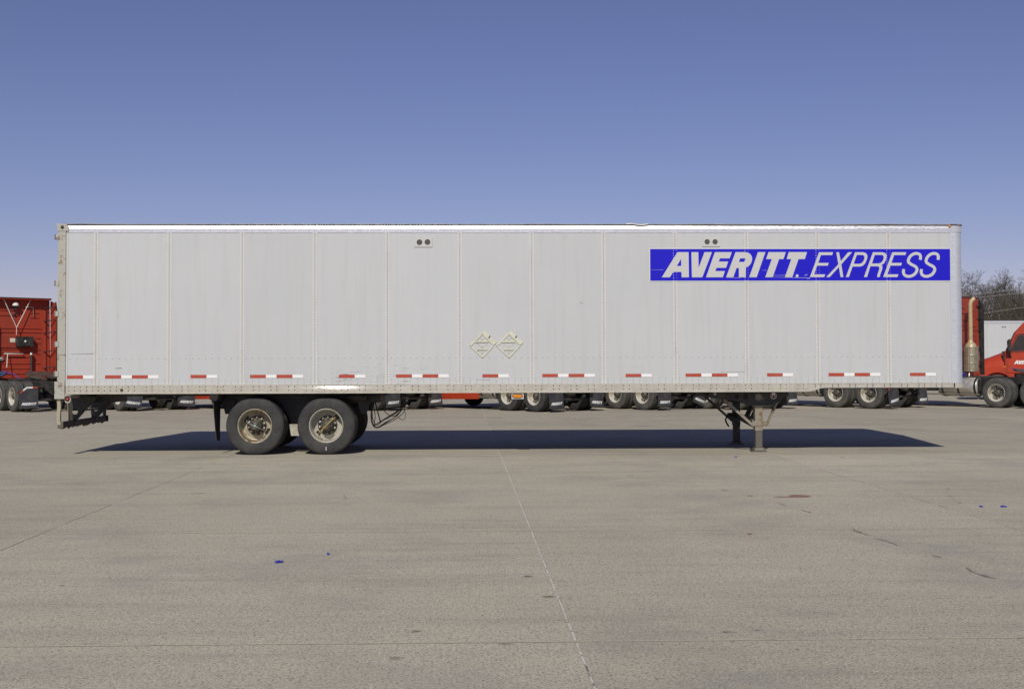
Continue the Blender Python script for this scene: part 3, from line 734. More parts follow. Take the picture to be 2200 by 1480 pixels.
# rear underride guard
a, b = at(126.5, 857, .06), at(128, 914, .06)
guard = part(MB().box(.015, .095, .04, 2.55, .50, .60), 'underride_bar', M['black_steel'], bevel=.006)
mb = MB()
rnd = random.Random(3)
y = .06
while y < 2.5:
    ln = rnd.uniform(.05, .25); h = rnd.uniform(.01, .055)
    mb.add([(.02, y, .502), (.09, y, .502), (.09, y + ln, .502), (.02, y + ln, .502), (.045, y + ln * .3, .50 - h), (.065, y + ln * .7, .50 - h * .6)], [(0, 1, 4), (1, 5, 4), (1, 2, 5), (2, 3, 5), (3, 4, 5), (3, 0, 4)])
    y += ln
part(mb, 'caked_dirt', M['black_steel'], guard)
part(MB().box(.005, .105, .028, .06, .485, .605), 'bar_end_cap', M['dark_leg'], guard, bevel=.004)
part(MB().box(.005, .12, 2.53, 2.56, .485, .605), 'bar_end_cap', M['black_steel'], guard, bevel=.004)
mb = MB()
v = []
for k in range(9):
    z = 1.01 - k * .0575; ox = .012 * math.sin(k * .75) - .006 + (.02 * (k / 8) ** 2)
    for (dx, dy) in ((0, 0), (.062, 0), (.062, .06), (0, .06)): v.append((-.006 + ox + dx, .02 + dy, z))
f = [(k*4+i, k*4+(i+1) % 4, k*4+4+(i+1) % 4, k*4+4+i) for k in range(8) for i in range(4)]
part(mb.add(v, f), 'guard_upright', M['beige_steel'], guard)
part(MB().box(.03, .085, 2.47, 2.53, .58, 1.02), 'guard_upright', M['black_steel'], guard)
for Y, pxs in ((.72, [(146, 846), (148, 905), (162, 905), (178, 888), (196, 868), (212, 848)]), (1.75, [(192, 848), (193, 872), (197, 899), (206, 899), (218, 886), (236, 868), (252, 852)])):
    pl = [(at(x, y, Y).x, at(x, y, Y).z) for x, y in pxs]
    h = at(161, 884, Y) if Y < 1 else at(205.5, 877, Y); r = .052
    hole = [(h.x + r * math.cos(2 * math.pi * k / 18), h.z + r * math.sin(2 * math.pi * k / 18)) for k in range(18)]
    if Y > 1: pl = pl
    g_ = part(MB().prism([pl, hole], -Y, -Y - .012, front), 'guard_gusset', M['black_steel'], guard)
    zz = [q for q in pl]
    k_ = 2 if Y < 1 else 3
    part(MB().bar((pl[-1][0], Y, pl[-1][1]), (pl[k_][0], Y, pl[k_][1]), .05, .012), 'gusset_flange', M['black_steel'], guard)
part(MB().bar((at(147, 850, .72).x, .70, 1.0), (at(148.5, 900, .72).x, .70, .58), .010, .05), 'gusset_edge', M['beige_steel'], guard)
part(MB().box(.17, .62, 1.0, 2.1, .90, 1.09), 'rear_crossmember', M['black_steel'], bevel=.01)
# slide rails and bogie
for Y in (.72, 1.79):
    part(MB().box(.3, 5.75, Y, Y + .08, 1.03, 1.15), 'slide_rail', M['black_steel'])
WX = [3.455, 4.715]
bog = part(MB().box(2.55, 5.62, .70, .82, .90, 1.03).box(2.55, 5.62, 1.77, 1.89, .90, 1.03).box(2.55, 2.7, .8, 1.8, .86, 1.03).box(4.0, 4.18, .8, 1.8, .80, 1.03).box(5.5, 5.62, .8, 1.8, .9, 1.03), 'bogie_frame', M['black_steel'], bevel=.006)
for Y in (.66, 1.83):
    for (x, w0, w1) in ((2.86, .14, .10), (4.085, .30, .14), (5.32, .14, .10)):
        zb = .50 if 4 < x < 4.2 else .70
        part(MB().prism([(x - w0, .96), (x - w1 * .8, zb + .12), (x - w1 * .5, zb), (x + w1 * .5, zb), (x + w1 * .8, zb + .12), (x + w0, .96)], -Y, -Y - .10, front), 'spring_hanger', M['black_steel'], bog)
    for x in WX:
        mb = MB()
        for q in range(3):
            pts = [(x - .55 + 1.1 * k / 8, Y + .05, .63 + .05 * q - .10 * (1 - ((k - 4) / 4) ** 2) + .10) for k in range(9)]
            for a, b in zip(pts[:-1], pts[1:]): mb.bar(a, b, .075, .018)
        part(mb, 'leaf_spring', M['black_steel'], bog)
for x in WX:
    part(MB().tube([(x, .3, .508), (x, 2.29, .508)], .065, 14), 'axle', M['black_steel'])
    for Y in (.62, 1.95):
        part(MB().lathe([(.001, -.09), (.19, -.09), (.205, -.07), (.205, .07), (.19, .09), (.001, .09)], 24, (x, Y, .508), 'y', 0, True), 'brake_drum', M['black_steel'])
    for Y in (.95, 1.62):
        part(MB().lathe([(.001, 0), (.085, .005), (.095, .06), (.085, .16), (.001, .17)], 16, (x - .35, Y, .60), 'x', 0, True), 'brake_chamber', M['black_steel'])
A, B = at(623, 936, .55), at(641, 911, .55)
part(MB().prism([(A.x + .02, A.z), (B.x + .05, A.z), (B.x + .05, B.z), (A.x - .01, B.z), (A.x + .005, A.z + .09)], -.55, -.60, front), 'inner_guard_plate', M['rim'], bog)
part(MB().tube([(at(800, 846, .6).x - .45, .6, 1.0), (at(800, 846, .6).x - .1, .6, 1.0)], .08, 14), 'air_reservoir', M['black_steel'])
# wheels (outer + inner tyre on each side)
def trailer_wheel(x, near, rim_mat, holes, spin=0):
    fl = 1 if near else -1; y0 = .055 if near else WID - .055
    w_ = bpy.data.objects.new('wheel', None); COL.objects.link(w_); w_.parent = trailer; w_.location = Vector((x, y0, .514)) - T0; w_.empty_display_size = .2
    link('tyre', tyre_mb(fl).mesh('tyre', M['rubber']), w_)
    link('tyre', tyre_mb(fl, fl * .335).mesh('tyre', M['rubber']), w_)
    rim_mb(fl, holes, depth=.24).build('rim', rim_mat, w_, recalc=False)
    hub_mb(fl, .24).build('hub', [M['hub'], M['nut']], w_, recalc=False)
    dark_well(fl, .24).build('inner_rim', M['bolt'], w_, recalc=False)
    return w_
w1 = trailer_wheel(WX[0], True, M['rim_rust'], [(R(150), .23), (R(-30), .23)])
w2 = trailer_wheel(WX[1], True, M['rim'], [(R(222), .23), (R(42), .23)])
w1['label'] = 'rear trailer wheel with rusted rim'; w2['label'] = 'front trailer wheel with grey rim and chalk mark'
trailer_wheel(WX[0], False, M['rim'], [(R(100), .2), (R(-80), .2)]); trailer_wheel(WX[1], False, M['rim'], [(R(60), .2), (R(-120), .2)])
def pol(r, a, y): return (r * math.cos(R(a)), y, r * math.sin(R(a)))
MB().tube(catmull([pol(.215, 150, .21), pol(.16, 155, .07), pol(.09, 160, .02), (0, .004, 0), pol(.10, -28, .03), pol(.20, -32, .21)], 5), .007, 6).build('inflation_hose', M['hose_grey'], w1)
MB().lathe([(.001, -.012), (.02, -.010), (.024, .01)], 12, (0, .012, 0), 'y').build('hub_fitting', M['green_cap'], w1)
MB().tube(catmull([pol(.225, 44, .20), pol(.12, 45, .03), (0, .004, 0), pol(.12, 223, .03), pol(.22, 222, .20)], 5), .006, 6).build('inflation_hose', M['hose_yellow'], w2)
MB().tube(catmull([pol(.235, 228, .10), pol(.255, 240, .09), pol(.255, 252, .08), pol(.21, 262, .08), pol(.17, 268, .09)], 5), .004, 5).build('valve_hose', M['hose'], w2)
MB().box(-.004, .006, -.004, 0, -.437, -.372).build('chalk_mark', M['chalk'], w2)
# mud flaps
for Y in (.12, 1.88):
    A = at(470, 848, .3); x0 = 2.70
    fl = MB(); v = []
    for k in range(8):
        t = k / 7; z = .975 - t * .74; c_ = Y + .31; hw = .30 - .16 * t; xx = x0 + .025 * t ** 1.4
        v += [(xx, c_ - hw, z), (xx + .012, c_ - hw, z), (xx + .012, c_ + hw, z), (xx, c_ + hw, z)]
    fl.add(v, [(k*4+i, k*4+(i+1) % 4, k*4+4+(i+1) % 4, k*4+4+i) for k in range(7) for i in range(4)] + [(28, 29, 30, 31)])
    mf = part(fl, 'mud_flap', M['flap'])
    part(MB().prism([(x0 - .06, 1.09), (x0 - .06, .98), (x0 + .05, .955), (x0 + .09, 1.02), (x0 + .10, 1.09)], -Y - .02, -Y - .6, front), 'flap_hanger', M['dark_leg'], mf)
# air hoses hanging ahead of the bogie
def hpt(x, y, Y=.85): p = at(x, y, Y); return (p.x, p.y, p.z)
HO = [([(805, 846), (799, 868), (798, 892), (802, 912), (812, 917), (828, 907), (846, 898), (860, 885), (866, 866), (868, 846)], .011, .82),
      ([(800, 846), (803, 872), (806, 895), (804, 914), (815, 916), (835, 905), (853, 892), (864, 878), (872, 850)], .010, .86),
      ([(797, 846), (797, 880), (798, 906), (808, 919), (826, 912), (850, 900), (868, 884), (869, 868)], .009, .90),
      ([(802, 846), (800, 874), (801, 900), (810, 913), (822, 904), (842, 893), (858, 880), (862, 862), (864, 846)], .010, .94),
      ([(822, 878), (832, 889), (846, 894), (858, 884), (868, 872)], .010, .88),
      ([(868, 878), (871, 894), (866, 902), (858, 898), (852, 890)], .006, .84)]
for pts, r, Y in HO:
    part(MB().tube(catmull([hpt(x, y, Y) for x, y in pts], 6), r * .72, 7), 'air_hose', M['hose'])
part(MB().tube([hpt(801, 846, .85), hpt(818, 908, .85)], .011, 8), 'hose_rod', M['black_steel'])
part(MB().tube([hpt(804, 914, .87), hpt(868, 874, .87)], .010, 8), 'hose_rod', M['black_steel'])
part(MB().box(hpt(780, 850)[0], hpt(805, 850)[0], .80, .95, .99, 1.06), 'hose_bracket', M['black_steel'])
# upper coupler with lightening holes
cpx = [(1496, 838), (1496, 849), (1540, 856), (1588, 862), (1602, 868), (1611, 870.5), (1657, 869.5), (1672, 862), (1686, 852), (1687, 838)]
for Y in (.285, 2.30):
    pl = [(at(x, y, .285).x, at(x, y, .285).z) for x, y in cpx]
    holes = []
    for (x, y, rx, ry) in ((1518, 846, 4.6, 4.6), (1536, 846.5, 3.5, 4.4), (1583, 852, 4.3, 4.8), (1602, 851.5, 6, 6.6), (1631, 853.5, 10, 8)):
        c = at(x, y, .285); holes.append([(c.x + rx / 118 * math.cos(2 * math.pi * k / 18), c.z + ry / 118 * math.sin(2 * math.pi * k / 18)) for k in range(18)])
    cp = part(MB().prism([pl] + holes, -Y, -Y - .014, front), 'coupler_web', M['black_steel'])
    fl = MB()
    for a, b in zip(pl[1:-1], pl[2:]): fl.bar((a[0], Y + .02, a[1]), (b[0], Y + .02, b[1]), .05, .010)
    part(fl, 'coupler_flange', M['black_steel'], cp)
    if Y < 1:
        c = at(1662, 850.2, .28)
        st = MB().lathe([(.001, .004), (.058, .004), (.058, 0)], 22, (c.x, .284, c.z), 'y', 0, False, False, -1)
        sk = part(st, 'round_sticker', M['tape_white'], cp)
        for s in (-1, 1):
            part(MB().prism([(c.x + s * .052 * math.cos(a), c.z + .052 * math.sin(a)) for a in [R(-50 + 12.5 * k) for k in range(9)]] + [(c.x + s * .024, c.z + .02), (c.x + s * .03, c.z - .018)], -.2795, -.2770, front), 'sticker_mark', M['tape_red'], cp)
        part(MB().prism([(c.x - .03, c.z - .045), (c.x + .03, c.z - .045), (c.x + .008, c.z + .012), (c.x, c.z + .02), (c.x - .008, c.z + .012)], -.2795, -.2765, front), 'sticker_mark', M['bolt'], cp)
part(MB().box(13.0, 15.8, .45, 2.14, 1.13, 1.16), 'coupler_plate', M['black_steel'])
# landing gear
LX = 12.494
gear = {}
for Y in (.38, 2.26):
    up = MB().box(LX - .068, LX + .068, Y - .068, Y + .068, .50, 1.12)
    leg = part(up, 'landing_leg', M['grey_steel'] if Y < 1 else M['black_steel'], bevel=.008)
    part(MB().box(LX - .098, LX + .098, Y - .085, Y + .085, .815, .862), 'leg_collar', M['grey_steel'] if Y < 1 else M['black_steel'], leg, bevel=.012)
    part(MB().box(LX - .125, LX + .135, Y - .076, Y - .064, .462, .555), 'leg_plate', M['grey_steel'] if Y < 1 else M['black_steel'], leg, bevel=.004)
    part(MB().box(LX - .072, LX + .072, Y - .072, Y + .072, .375, .46), 'leg_sleeve', M['grey_steel'] if Y < 1 else M['black_steel'], leg, bevel=.01)
    part(MB().box(LX - .060, LX + .066, Y - .062, Y + .062, .04, .38), 'lower_leg', M['dark_leg'] if Y < 1 else M['black_steel'], leg, bevel=.008)
    ft = MB().box(LX - .085, LX + .085, Y - .10, Y + .10, .022, .062)
    part(ft, 'foot_block', M['grey_steel'] if Y < 1 else M['black_steel'], leg, bevel=.008)
    part(MB().prism([(LX - .135, .022), (LX - .12, .004), (LX + .12, .004), (LX + .135, .022), (LX + .10, .032), (LX - .10, .032)], -Y - .12, -Y + .12, front), 'foot_pad', M['dark_leg'], leg)
    mt = M['grey_steel'] if Y < 1 else M['black_steel']
    a, b = at(1556, 858, .42), at(1619, 915, .36)
    part(MB().bar((a.x, Y + .06, a.z), (b.x, Y - .05, b.z), .05, .045), 'leg_brace', mt, leg)
    a, b = at(1670, 862, .42), at(1646, 913, .36)
    part(MB().bar((a.x, Y + .06, a.z), (b.x, Y - .05, b.z), .035, .04), 'leg_brace', mt, leg)
part(MB().bar((LX - .02, .44, .46), (LX - .02, 2.2, .58), .02, .12), 'leg_cross_brace', M['black_steel'])
part(MB().bar((LX + .02, .44, .58), (LX + .02, 2.2, .58), .05, .05), 'leg_cross_tube', M['black_steel'])
for (y0, y1) in ((1.0, 1.25), (1.35, 1.6)):
    part(MB().bar((LX + .03, y0, .60), (LX + .28, y1, 1.0), .04, .05), 'knee_brace', M['black_steel'])
c = [at(x, y, 2.2) for x, y in ((1574, 888), (1563, 894), (1559, 902), (1561, 908), (1566, 916))]
part(MB().tube(catmull([(p.x, p.y, p.z) for p in c], 5), .017, 8), 'crank_handle', M['black_steel'])
part(MB().box(LX - .17, LX - .06, 2.2, 2.32, .53, .62), 'gear_box', M['black_steel'], bevel=.01)

# ================================================================== tractors (x forward, y left, origin under the rear drive axle)
def tractor_wheel(parent, x, y, left, dual, tyre_mat, rim_mat):
    fl = -1 if left else 1
    w_ = bpy.data.objects.new('wheel', None); COL.objects.link(w_); w_.parent = parent; w_.location = (x, y, .514); w_.empty_display_size = .2
    k = ('t', left, dual, tyre_mat)
    if k not in WM:
        WM[k] = tyre_mb(fl, 0, None, 40).mesh('tyre', M[tyre_mat])
        WM[('i', left, dual, tyre_mat)] = tyre_mb(fl, fl * .335, None, 40).mesh('tyre', M[tyre_mat])
        WM[('h', left, dual, tyre_mat)] = hub_mb(fl, .185, .105, .03 if dual else -.01).mesh('hub', [M['hub'], M['nut']])
    link('tyre', WM[k], w_)
    if dual: link('tyre', WM[('i', left, dual, tyre_mat)], w_)
    rk = ('r', left, rim_mat)
    if rk not in WM:
        WM[rk] = rim_mb(fl, [(2 * math.pi * q / 5, .16) for q in range(5)], 40, depth=.185).mesh('rim', M[rim_mat])
        WM[('w', left)] = dark_well(fl, .185).mesh('inner_rim', M['bolt'])
    link('rim', WM[rk], w_); link('hub', WM[('h', left, dual, tyre_mat)], w_); link('inner_rim', WM[('w', left)], w_)
    return w_
WM = {}
side = lambda u, v, d: (u, d, v)
def make_tractor(skirt=True, stack=False, tyre='rubber', ext='red_fade', xe=2.46):
    t = thing('tractor_truck', '', 'truck')
    P = lambda mb, n, m, par=None, bev=0: mb.build(n, m, par or t, (0, 0, 0), bev)
    for s in (1, -1):
        P(MB().box(-1.0, 6.5, s * .43 - .04, s * .43 + .04, .80, 1.04), 'frame_rail', M['black_steel'], bev=.008)
    xm = P(MB().box(-1.02, -.94, -.47, .47, .74, 1.02), 'rear_crossmember', M['black_steel'], bev=.008)
    for s in (1, -1):
        tlm = P(MB().lathe([(.001, -.03), (.035, -.024), (.048, 0)], 12, (-1.02, s * .14, .78), 'x'), 'tail_lamp', M['red_lens'], xm)
    P(MB().box(-1.026, -1.018, -.06, .06, .86, .95), 'plate_lamp', M['lamp_white'], xm)
    for s in (1, -1): P(MB().box(-.95, -.90, s * .40 - .02, s * .40 + .03, .88, .98), 'red_reflector', M['tape_red'], xm)
    for x in (0, 1.3):
        tractor_wheel(t, x, 1.225, True, True, tyre, 'rim_white'); tractor_wheel(t, x, -1.225, False, True, tyre, 'rim_white')
        P(MB().tube([(x, -.9, .508), (x, .9, .508)], .09, 12), 'drive_axle', M['black_steel'])
        P(MB().lathe([(.001, -.22), (.12, -.18), (.21, -.05), (.21, .08), (.12, .2), (.001, .22)], 16, (x - .02, 0, .52), 'x'), 'differential', M['black_steel'])
        for s in (1, -1):
            P(MB().lathe([(.14, 0), (.16, .06), (.13, .13), (.15, .2), (.001, .2)], 14, (x - .32, s * .55, .58), 'z'), 'air_spring', M['black_steel'])
    tractor_wheel(t, 5.7, 1.15, True, False, tyre, 'rim_white'); tractor_wheel(t, 5.7, -1.15, False, False, tyre, 'rim_white')
    P(MB().tube([(5.7, -.9, .48), (5.7, .9, .48)], .07, 10), 'steer_axle', M['black_steel'])
    P(MB().tube([(-.6, -.85, .40), (-.6, .85, .40)], .045, 10), 'rear_tube', M['black_steel'])
    # fifth wheel, nose down to the rear
    fw = [(-.50, -.42), (-.30, -.46), (.30, -.46), (.48, -.30), (.48, .30), (.30, .46), (-.30, .46), (-.50, .42), (-.56, .16), (-.10, .05), (-.10, -.05), (-.56, -.16)]
    P(MB().prism(fw, -.02, .035, lambda u, v, d: (.65 + u * .97 - d * .22, v, 1.20 + u * .20 + d)), 'fifth_wheel', M['grease'], bev=.008)
    P(MB().box(.40, .95, -.46, -.30, 1.03, 1.14).box(.40, .95, .30, .46, 1.03, 1.14), 'fifth_wheel_bracket', M['black_steel'])
    P(MB().box(1.75, 2.9, -.42, .42, 1.045, 1.07), 'deck_plate', M['grease'])
    # mud flaps with hanger and lettering
    for s in (1, -1):
        yc = s * .93
        v = []
        for k in range(7):
            q = k / 6; z = .80 - q * .67; xo = -.74 - .05 * q ** 2
            yl, yr = yc + s * (.31 - (.20 if k == 0 else (.08 if k == 1 else 0))), yc - s * .31
            v += [(xo, yl, z), (xo - .014, yl, z), (xo - .014, yr, z), (xo, yr, z)]
        fl = P(MB().add(v, [(k*4+i, k*4+(i+1) % 4, k*4+4+(i+1) % 4, k*4+4+i) for k in range(6) for i in range(4)] + [(0, 1, 2, 3), (24, 25, 26, 27)]), 'mud_flap', M['flap'])
        wd = .50
        u0 = yc + wd / 2
        P(averitt_mesh(wd, .004, None, lambda u, v, d: (-.786 - .004 - d - (.27 - v) * .02, u0 - u, .235 + v + .02 * 0)), 'lettering', M['letter_white'], fl)
        hg = P(MB().bar((-.70, s * .45, .84), (-.70, yc + s * .02, .84), .05, .05).bar((-.70, yc + s * .02, .84), (-.70, yc + s * .33, .63), .04, .05), 'flap_hanger', M['black_steel'])
        def tp(a, b, m): P(MB().bar((-.756, a[0], a[1]), (-.756, b[0], b[1]), .006, .052), 'reflective_tape', M[m], hg)
        e0, e1 = (yc - s * .29, .815), (yc + s * .06, .815); g1 = (yc + s * .30, .63)
        midp = (yc - s * .13, .815); mg = ((e1[0] + g1[0]) / 2, (e1[1] + g1[1]) / 2)
        tp(e0, midp, 'tape_red'); tp(midp, e1, 'tape_white'); tp(e1, mg, 'tape_white'); tp(mg, g1, 'tape_red')
    # tanks, straps, boxes
    for s in (1, -1):
        tk = P(MB().lathe([(.001, 1.98), (.22, 1.98), (.30, 2.0), (.33, 2.05), (.33, 3.35), (.30, 3.4), (.001, 3.41)], 26, (0, s * .90, .70), 'x'), 'fuel_tank', M['silver'])
        for x in (2.02, 2.62, 3.2):
            P(MB().lathe([(.334, x), (.342, x + .004), (.342, x + .076), (.334, x + .08)], 26, (0, s * .90, .70), 'x'), 'tank_strap', M['black_steel'], tk)
        P(MB().box(1.84, 1.95, s * .9 - .28, s * .9 + .28, .55, 1.0), 'step_bracket', M['black_steel'], bev=.01)
        P(MB().tube([(1.9, s * 1.18, .44), (4.6, s * 1.18, .44)], .022, 8), 'skirt_tube', M['nut'])
        P(MB().box(3.5, 4.6, s * .9 - .28, s * .9 + .25, .55, 1.02), 'battery_box', M['black_trim'], bev=.015)
        if skirt:
            P(MB().prism([(2.75, .42), (5.05, .36), (5.05, 1.12), (2.75, 1.12)], s * 1.235, s * 1.215, side).prism([(2.75, .36), (5.05, .30), (5.05, .41), (2.75, .47)], s * 1.232, s * 1.205, side), 'side_skirt', M['red'], bev=.006)
    # cab and sleeper
    prof = [(3.0, 1.06), (5.42, 1.06), (5.42, 1.92), (5.34, 2.04), (4.98, 2.82), (4.72, 3.12), (4.0, 3.72), (3.6, 3.90), (3.0, 3.93)]
    cab = MB(); rings = []
    for (yy, ins) in ((-1.20, .05), (-1.16, 0), (1.16, 0), (1.20, .05)):
        cx, cz = 4.2, 2.3
        rings.append([(x + (cx - x) * ins * .5, yy * (1 - .04 * max(0, z - 2.2) / 1.7), z + (cz - z) * ins * .5) for x, z in prof])
    n = len(prof); v = [p for r_ in rings for p in r_]
    f = [(q * n + k, q * n + (k + 1) % n, (q + 1) * n + (k + 1) % n, (q + 1) * n + k) for q in range(3) for k in range(n)] + [tuple(range(n)), tuple(range(3 * n, 4 * n))]
    P(cab.add(v, f), 'cab', M['red_fade'], bev=.05)
    P(MB().box(2.985, 3.06, -1.12, 1.12, 3.915 - .04 * stack, 3.955 - .04 * stack), 'roof_edge_seal', M['black_trim'])
    if not stack: P(MB().box(2.72, 3.02, -1.10, 1.06, 3.875, 3.925), 'roof_fairing_lip', M['red_fade'], bev=.01)
    if not stack: P(MB().box(2.70, 3.03, -1.11, 1.07, 3.926, 3.945), 'lip_seal', M['black_trim'])
    # ribs and panels of the back wall
    for (z, y0, y1) in ((3.50, .9, -.05), (3.32, .9, -.05), (3.42, -.45, -.75), (3.25, -.45, -.75), (2.86, 1.0, -.85), (2.72, 1.0, -.85), (2.12, .62, -.5), (2.0, 1.0, -.5), (1.84, .6, -.45), (1.60, .6, -.45), (1.42, .6, -.45), (1.24, .6, -.45), (2.52, -.62, -.82), (2.34, -.62, -.82), (2.1, -.62, -.82), (1.95, -.6, -.82), (1.6, -.6, -.82)):
        P(MB().box(2.976, 3.004, y1, y0, z - .014, z + .014), 'wall_rib', M['red_fade'], bev=.006)
    P(MB().box(2.972, 3.004, .02, .72, 2.16, 2.62), 'wall_panel', M['red_fade'], bev=.025)
    P(MB().box(2.955, 3.004, -1.02, -.93, 1.1, 3.5), 'wall_pillar', M['red_fade'], bev=.015)
    P(MB().box(2.955, 3.004, .93, 1.02, 1.1, 3.5), 'wall_pillar', M['red_fade'], bev=.015)
    mb = MB()
    for k in range(9): mb.box(2.93, 2.957, -.99, -.965, 2.75 + k * .085, 2.79 + k * .085)
    stuff(P(mb, 'hinge_row', M['bolt']))
    # side extenders with struts
    for s in (1, -1):
        e = P(MB().prism([(xe, 1.10), (3.0, 1.08), (3.05, 3.86), (xe + .14, 3.78), (xe, 3.4)], s * 1.205, s * 1.18, side), 'side_extender', M[ext], bev=.006)
        P(MB().prism([(xe - .06, 1.10), (xe + .01, 1.10), (xe + .01, 3.4), (xe + .14, 3.80), (xe + .08, 3.82), (xe - .06, 3.42)], s * 1.21, s * 1.185, side), 'extender_rubber', M['black_trim'], e)
        for z in (1.45, 2.05, 2.72, 3.15, 3.62):
            P(MB().bar((2.96, s * .92, z - .03), (xe + .04, s * 1.17, z + .02), .03, .035), 'extender_strut', M['black_trim'], e)
    # back-wall fittings
    if not stack:
        hb = P(MB().box(2.78, 2.97, -.50, .08, 2.20, 2.56), 'condenser_unit', M['black_trim'], bev=.015)
        P(MB().lathe([(.16, .01), (.165, -.02), (.15, -.025), (.14, 0)], 22, (2.78, -.21, 2.38), 'x'), 'fan_ring', M['black_trim'], hb)
        P(MB().lathe([(.001, -.03), (.045, -.025), (.05, .0)], 14, (2.775, -.21, 2.38), 'x'), 'fan_hub', M['silver'], hb)
        for k in range(6):
            a = k * math.pi / 3
            P(MB().bar((2.772, -.21 + .04 * math.cos(a), 2.38 + .04 * math.sin(a)), (2.772, -.21 + .14 * math.cos(a + .3), 2.38 + .14 * math.sin(a + .3)), .006, .035), 'fan_blade', M['bolt'], hb)
        P(MB().box(2.966, 2.973, .09, .27, 2.36, 2.50), 'warning_label', M['white_stuff']); P(MB().box(2.962, 2.968, .09, .27, 2.405, 2.42), 'label_stripe', M['yellow_label'])
        P(MB().tube([(2.85, .55, 3.9), (2.80, .10, 2.88)], .013, 6).tube([(2.85, -.40, 3.88), (2.80, .10, 2.88)], .013, 6).tube([(2.80, .10, 2.89), (2.82, .10, 2.62)], .012, 6), 'hose_suspender', M['white_stuff'])
        P(MB().tube([(2.97, -.25, 3.62), (2.93, -.25, 3.63), (2.93, -.52, 3.61), (2.93, -.54, 3.3)], .016, 6), 'grab_rod', M['nut'])
        P(MB().tube([(2.97, .46, 1.95), (2.89, .46, 1.95), (2.89, -.17, 1.94), (2.97, -.17, 1.94)], .018, 8), 'grab_handle', M['white_stuff'])
        P(MB().tube([(2.88, .38, 1.93), (2.70, .47, 1.46)], .014, 6), 'hose_rod', M['white_stuff'])
        P(MB().lathe([(.07, 0), (.075, -.02), (.05, -.03), (.001, -.035)], 16, (2.97, .55, 1.76), 'x'), 'round_cap', M['silver'])
        P(MB().tube([(2.90, -.44, 2.0), (2.86, -.44, 1.9), (2.86, -.45, 1.25), (2.80, -.47, 1.09)], .04, 10), 'drain_pipe', M['black_trim'])
        P(MB().lathe([(.001, -.045), (.05, -.03), (.06, .0)], 14, (2.85, -.44, 1.93), 'x'), 'work_lamp', M['silver'])
        dm = P(MB().lathe([(.001, .11), (.06, .10), (.10, .06), (.115, 0), (.11, -.01), (.001, -.01)], 18, (2.86, .12, 3.66), 'z'), 'satellite_dome', M['white_stuff'])
        P(MB().box(2.84, 2.97, .08, .16, 3.50, 3.65), 'dome_bracket', M['black_trim'], dm)
        P(MB().lathe([(.05, 0), (.045, -.04), (.001, -.05)], 12, (2.97, .13, 3.36), 'x'), 'load_lamp', M['bolt'])
    for (m, y0, z0) in ((('teal_hose', .62, 1.22), ('blue_hose', .52, 1.26)) if not stack else (('blue_hose', .82, 1.12),)):
        pts = [(2.75 - .25 * k / 60 + .02 * math.sin(k), y0 + .1 * math.cos(k * .75) + .003 * k, z0 + .07 * math.sin(k * .75)) for k in range(60)]
        P(MB().tube(pts, .009, 5), 'coiled_hose', M[m])
    if not stack: P(MB().tube(catmull([(2.6, .5, 1.28), (2.35, .32, 1.22), (2.2, .25, 1.10), (2.0, .2, 1.08)], 5), .012, 6), 'air_line', M['blue_hose'])
    P(MB().tube(catmull([(2.97, .9, 1.75), (2.9, .8, 1.5), (2.85, .66, 1.3), (2.7, .6, 1.2)], 5), .016, 6), 'air_line', M['hose'])
    if stack:
        g_ = P(MB().tube([(2.62, .30, 2.25), (2.62, .30, 3.62), (2.60, .28, 3.72), (2.52, .20, 3.83)], .075, 14), 'exhaust_stack', M['tan_pipe'])
        P(MB().lathe([(.20, 0), (.21, .01), (.205, .90), (.17, .98), (.09, 1.06), (.075, 1.12)], 24, (2.62, .30, 1.22), 'z'), 'muffler', M['tan_pipe'], g_)
        for k in range(22):
            a = 2 * math.pi * k / 22
            x, y = 2.62 + .245 * math.cos(a), .30 + .245 * math.sin(a)
            P(MB().box(-.019, .019, -.004, .004, 0, .86, M=Matrix.Translation((x, y, 1.24)) @ Matrix.Rotation(a + math.pi / 2, 4, 'Z')), 'guard_slat', M['guard'], g_)
        for z in (1.24, 1.52, 1.8, 2.08):
            P(MB().lathe([(.250, 0), (.256, .004), (.256, .026), (.250, .03)], 24, (2.62, .30, z), 'z'), 'guard_hoop', M['guard'], g_)
        P(MB().bar((2.66, .34, 3.0), (2.98, .05, 3.06), .03, .04), 'stack_bracket', M['black_trim'], g_)
        P(MB().tube([(2.62, .42, 1.26), (2.60, .50, 1.05)], .03, 8), 'stack_leg', M['silver'], g_)
        P(MB().tube([(2.62, .18, 1.26), (2.64, .10, 1.05)], .03, 8), 'stack_leg', M['silver'], g_)
    # hood, front, glass, mirrors, doors
    hood = []
    for (x, hw, zt, zb) in ((5.40, 1.10, 1.98, 1.0), (6.0, 1.05, 1.74, .96), (6.5, .98, 1.58, .9), (6.82, .86, 1.36, .8), (6.92, .74, 1.05, .7)):
        hood.append([(x, -hw, zb), (x, -hw, zt * .55 + zb * .45), (x, -hw * .86, zt * .93), (x, -hw * .45, zt), (x, hw * .45, zt), (x, hw * .86, zt * .93), (x, hw, zt * .55 + zb * .45), (x, hw, zb)])
    v = [p for r_ in hood for p in r_]
    f = [(q * 8 + k, q * 8 + k + 1, q * 8 + 9 + k, q * 8 + 8 + k) for q in range(4) for k in range(7)] + [tuple(range(32, 40))]
    h = P(MB().add(v, f, 0, True), 'hood', M['red'])
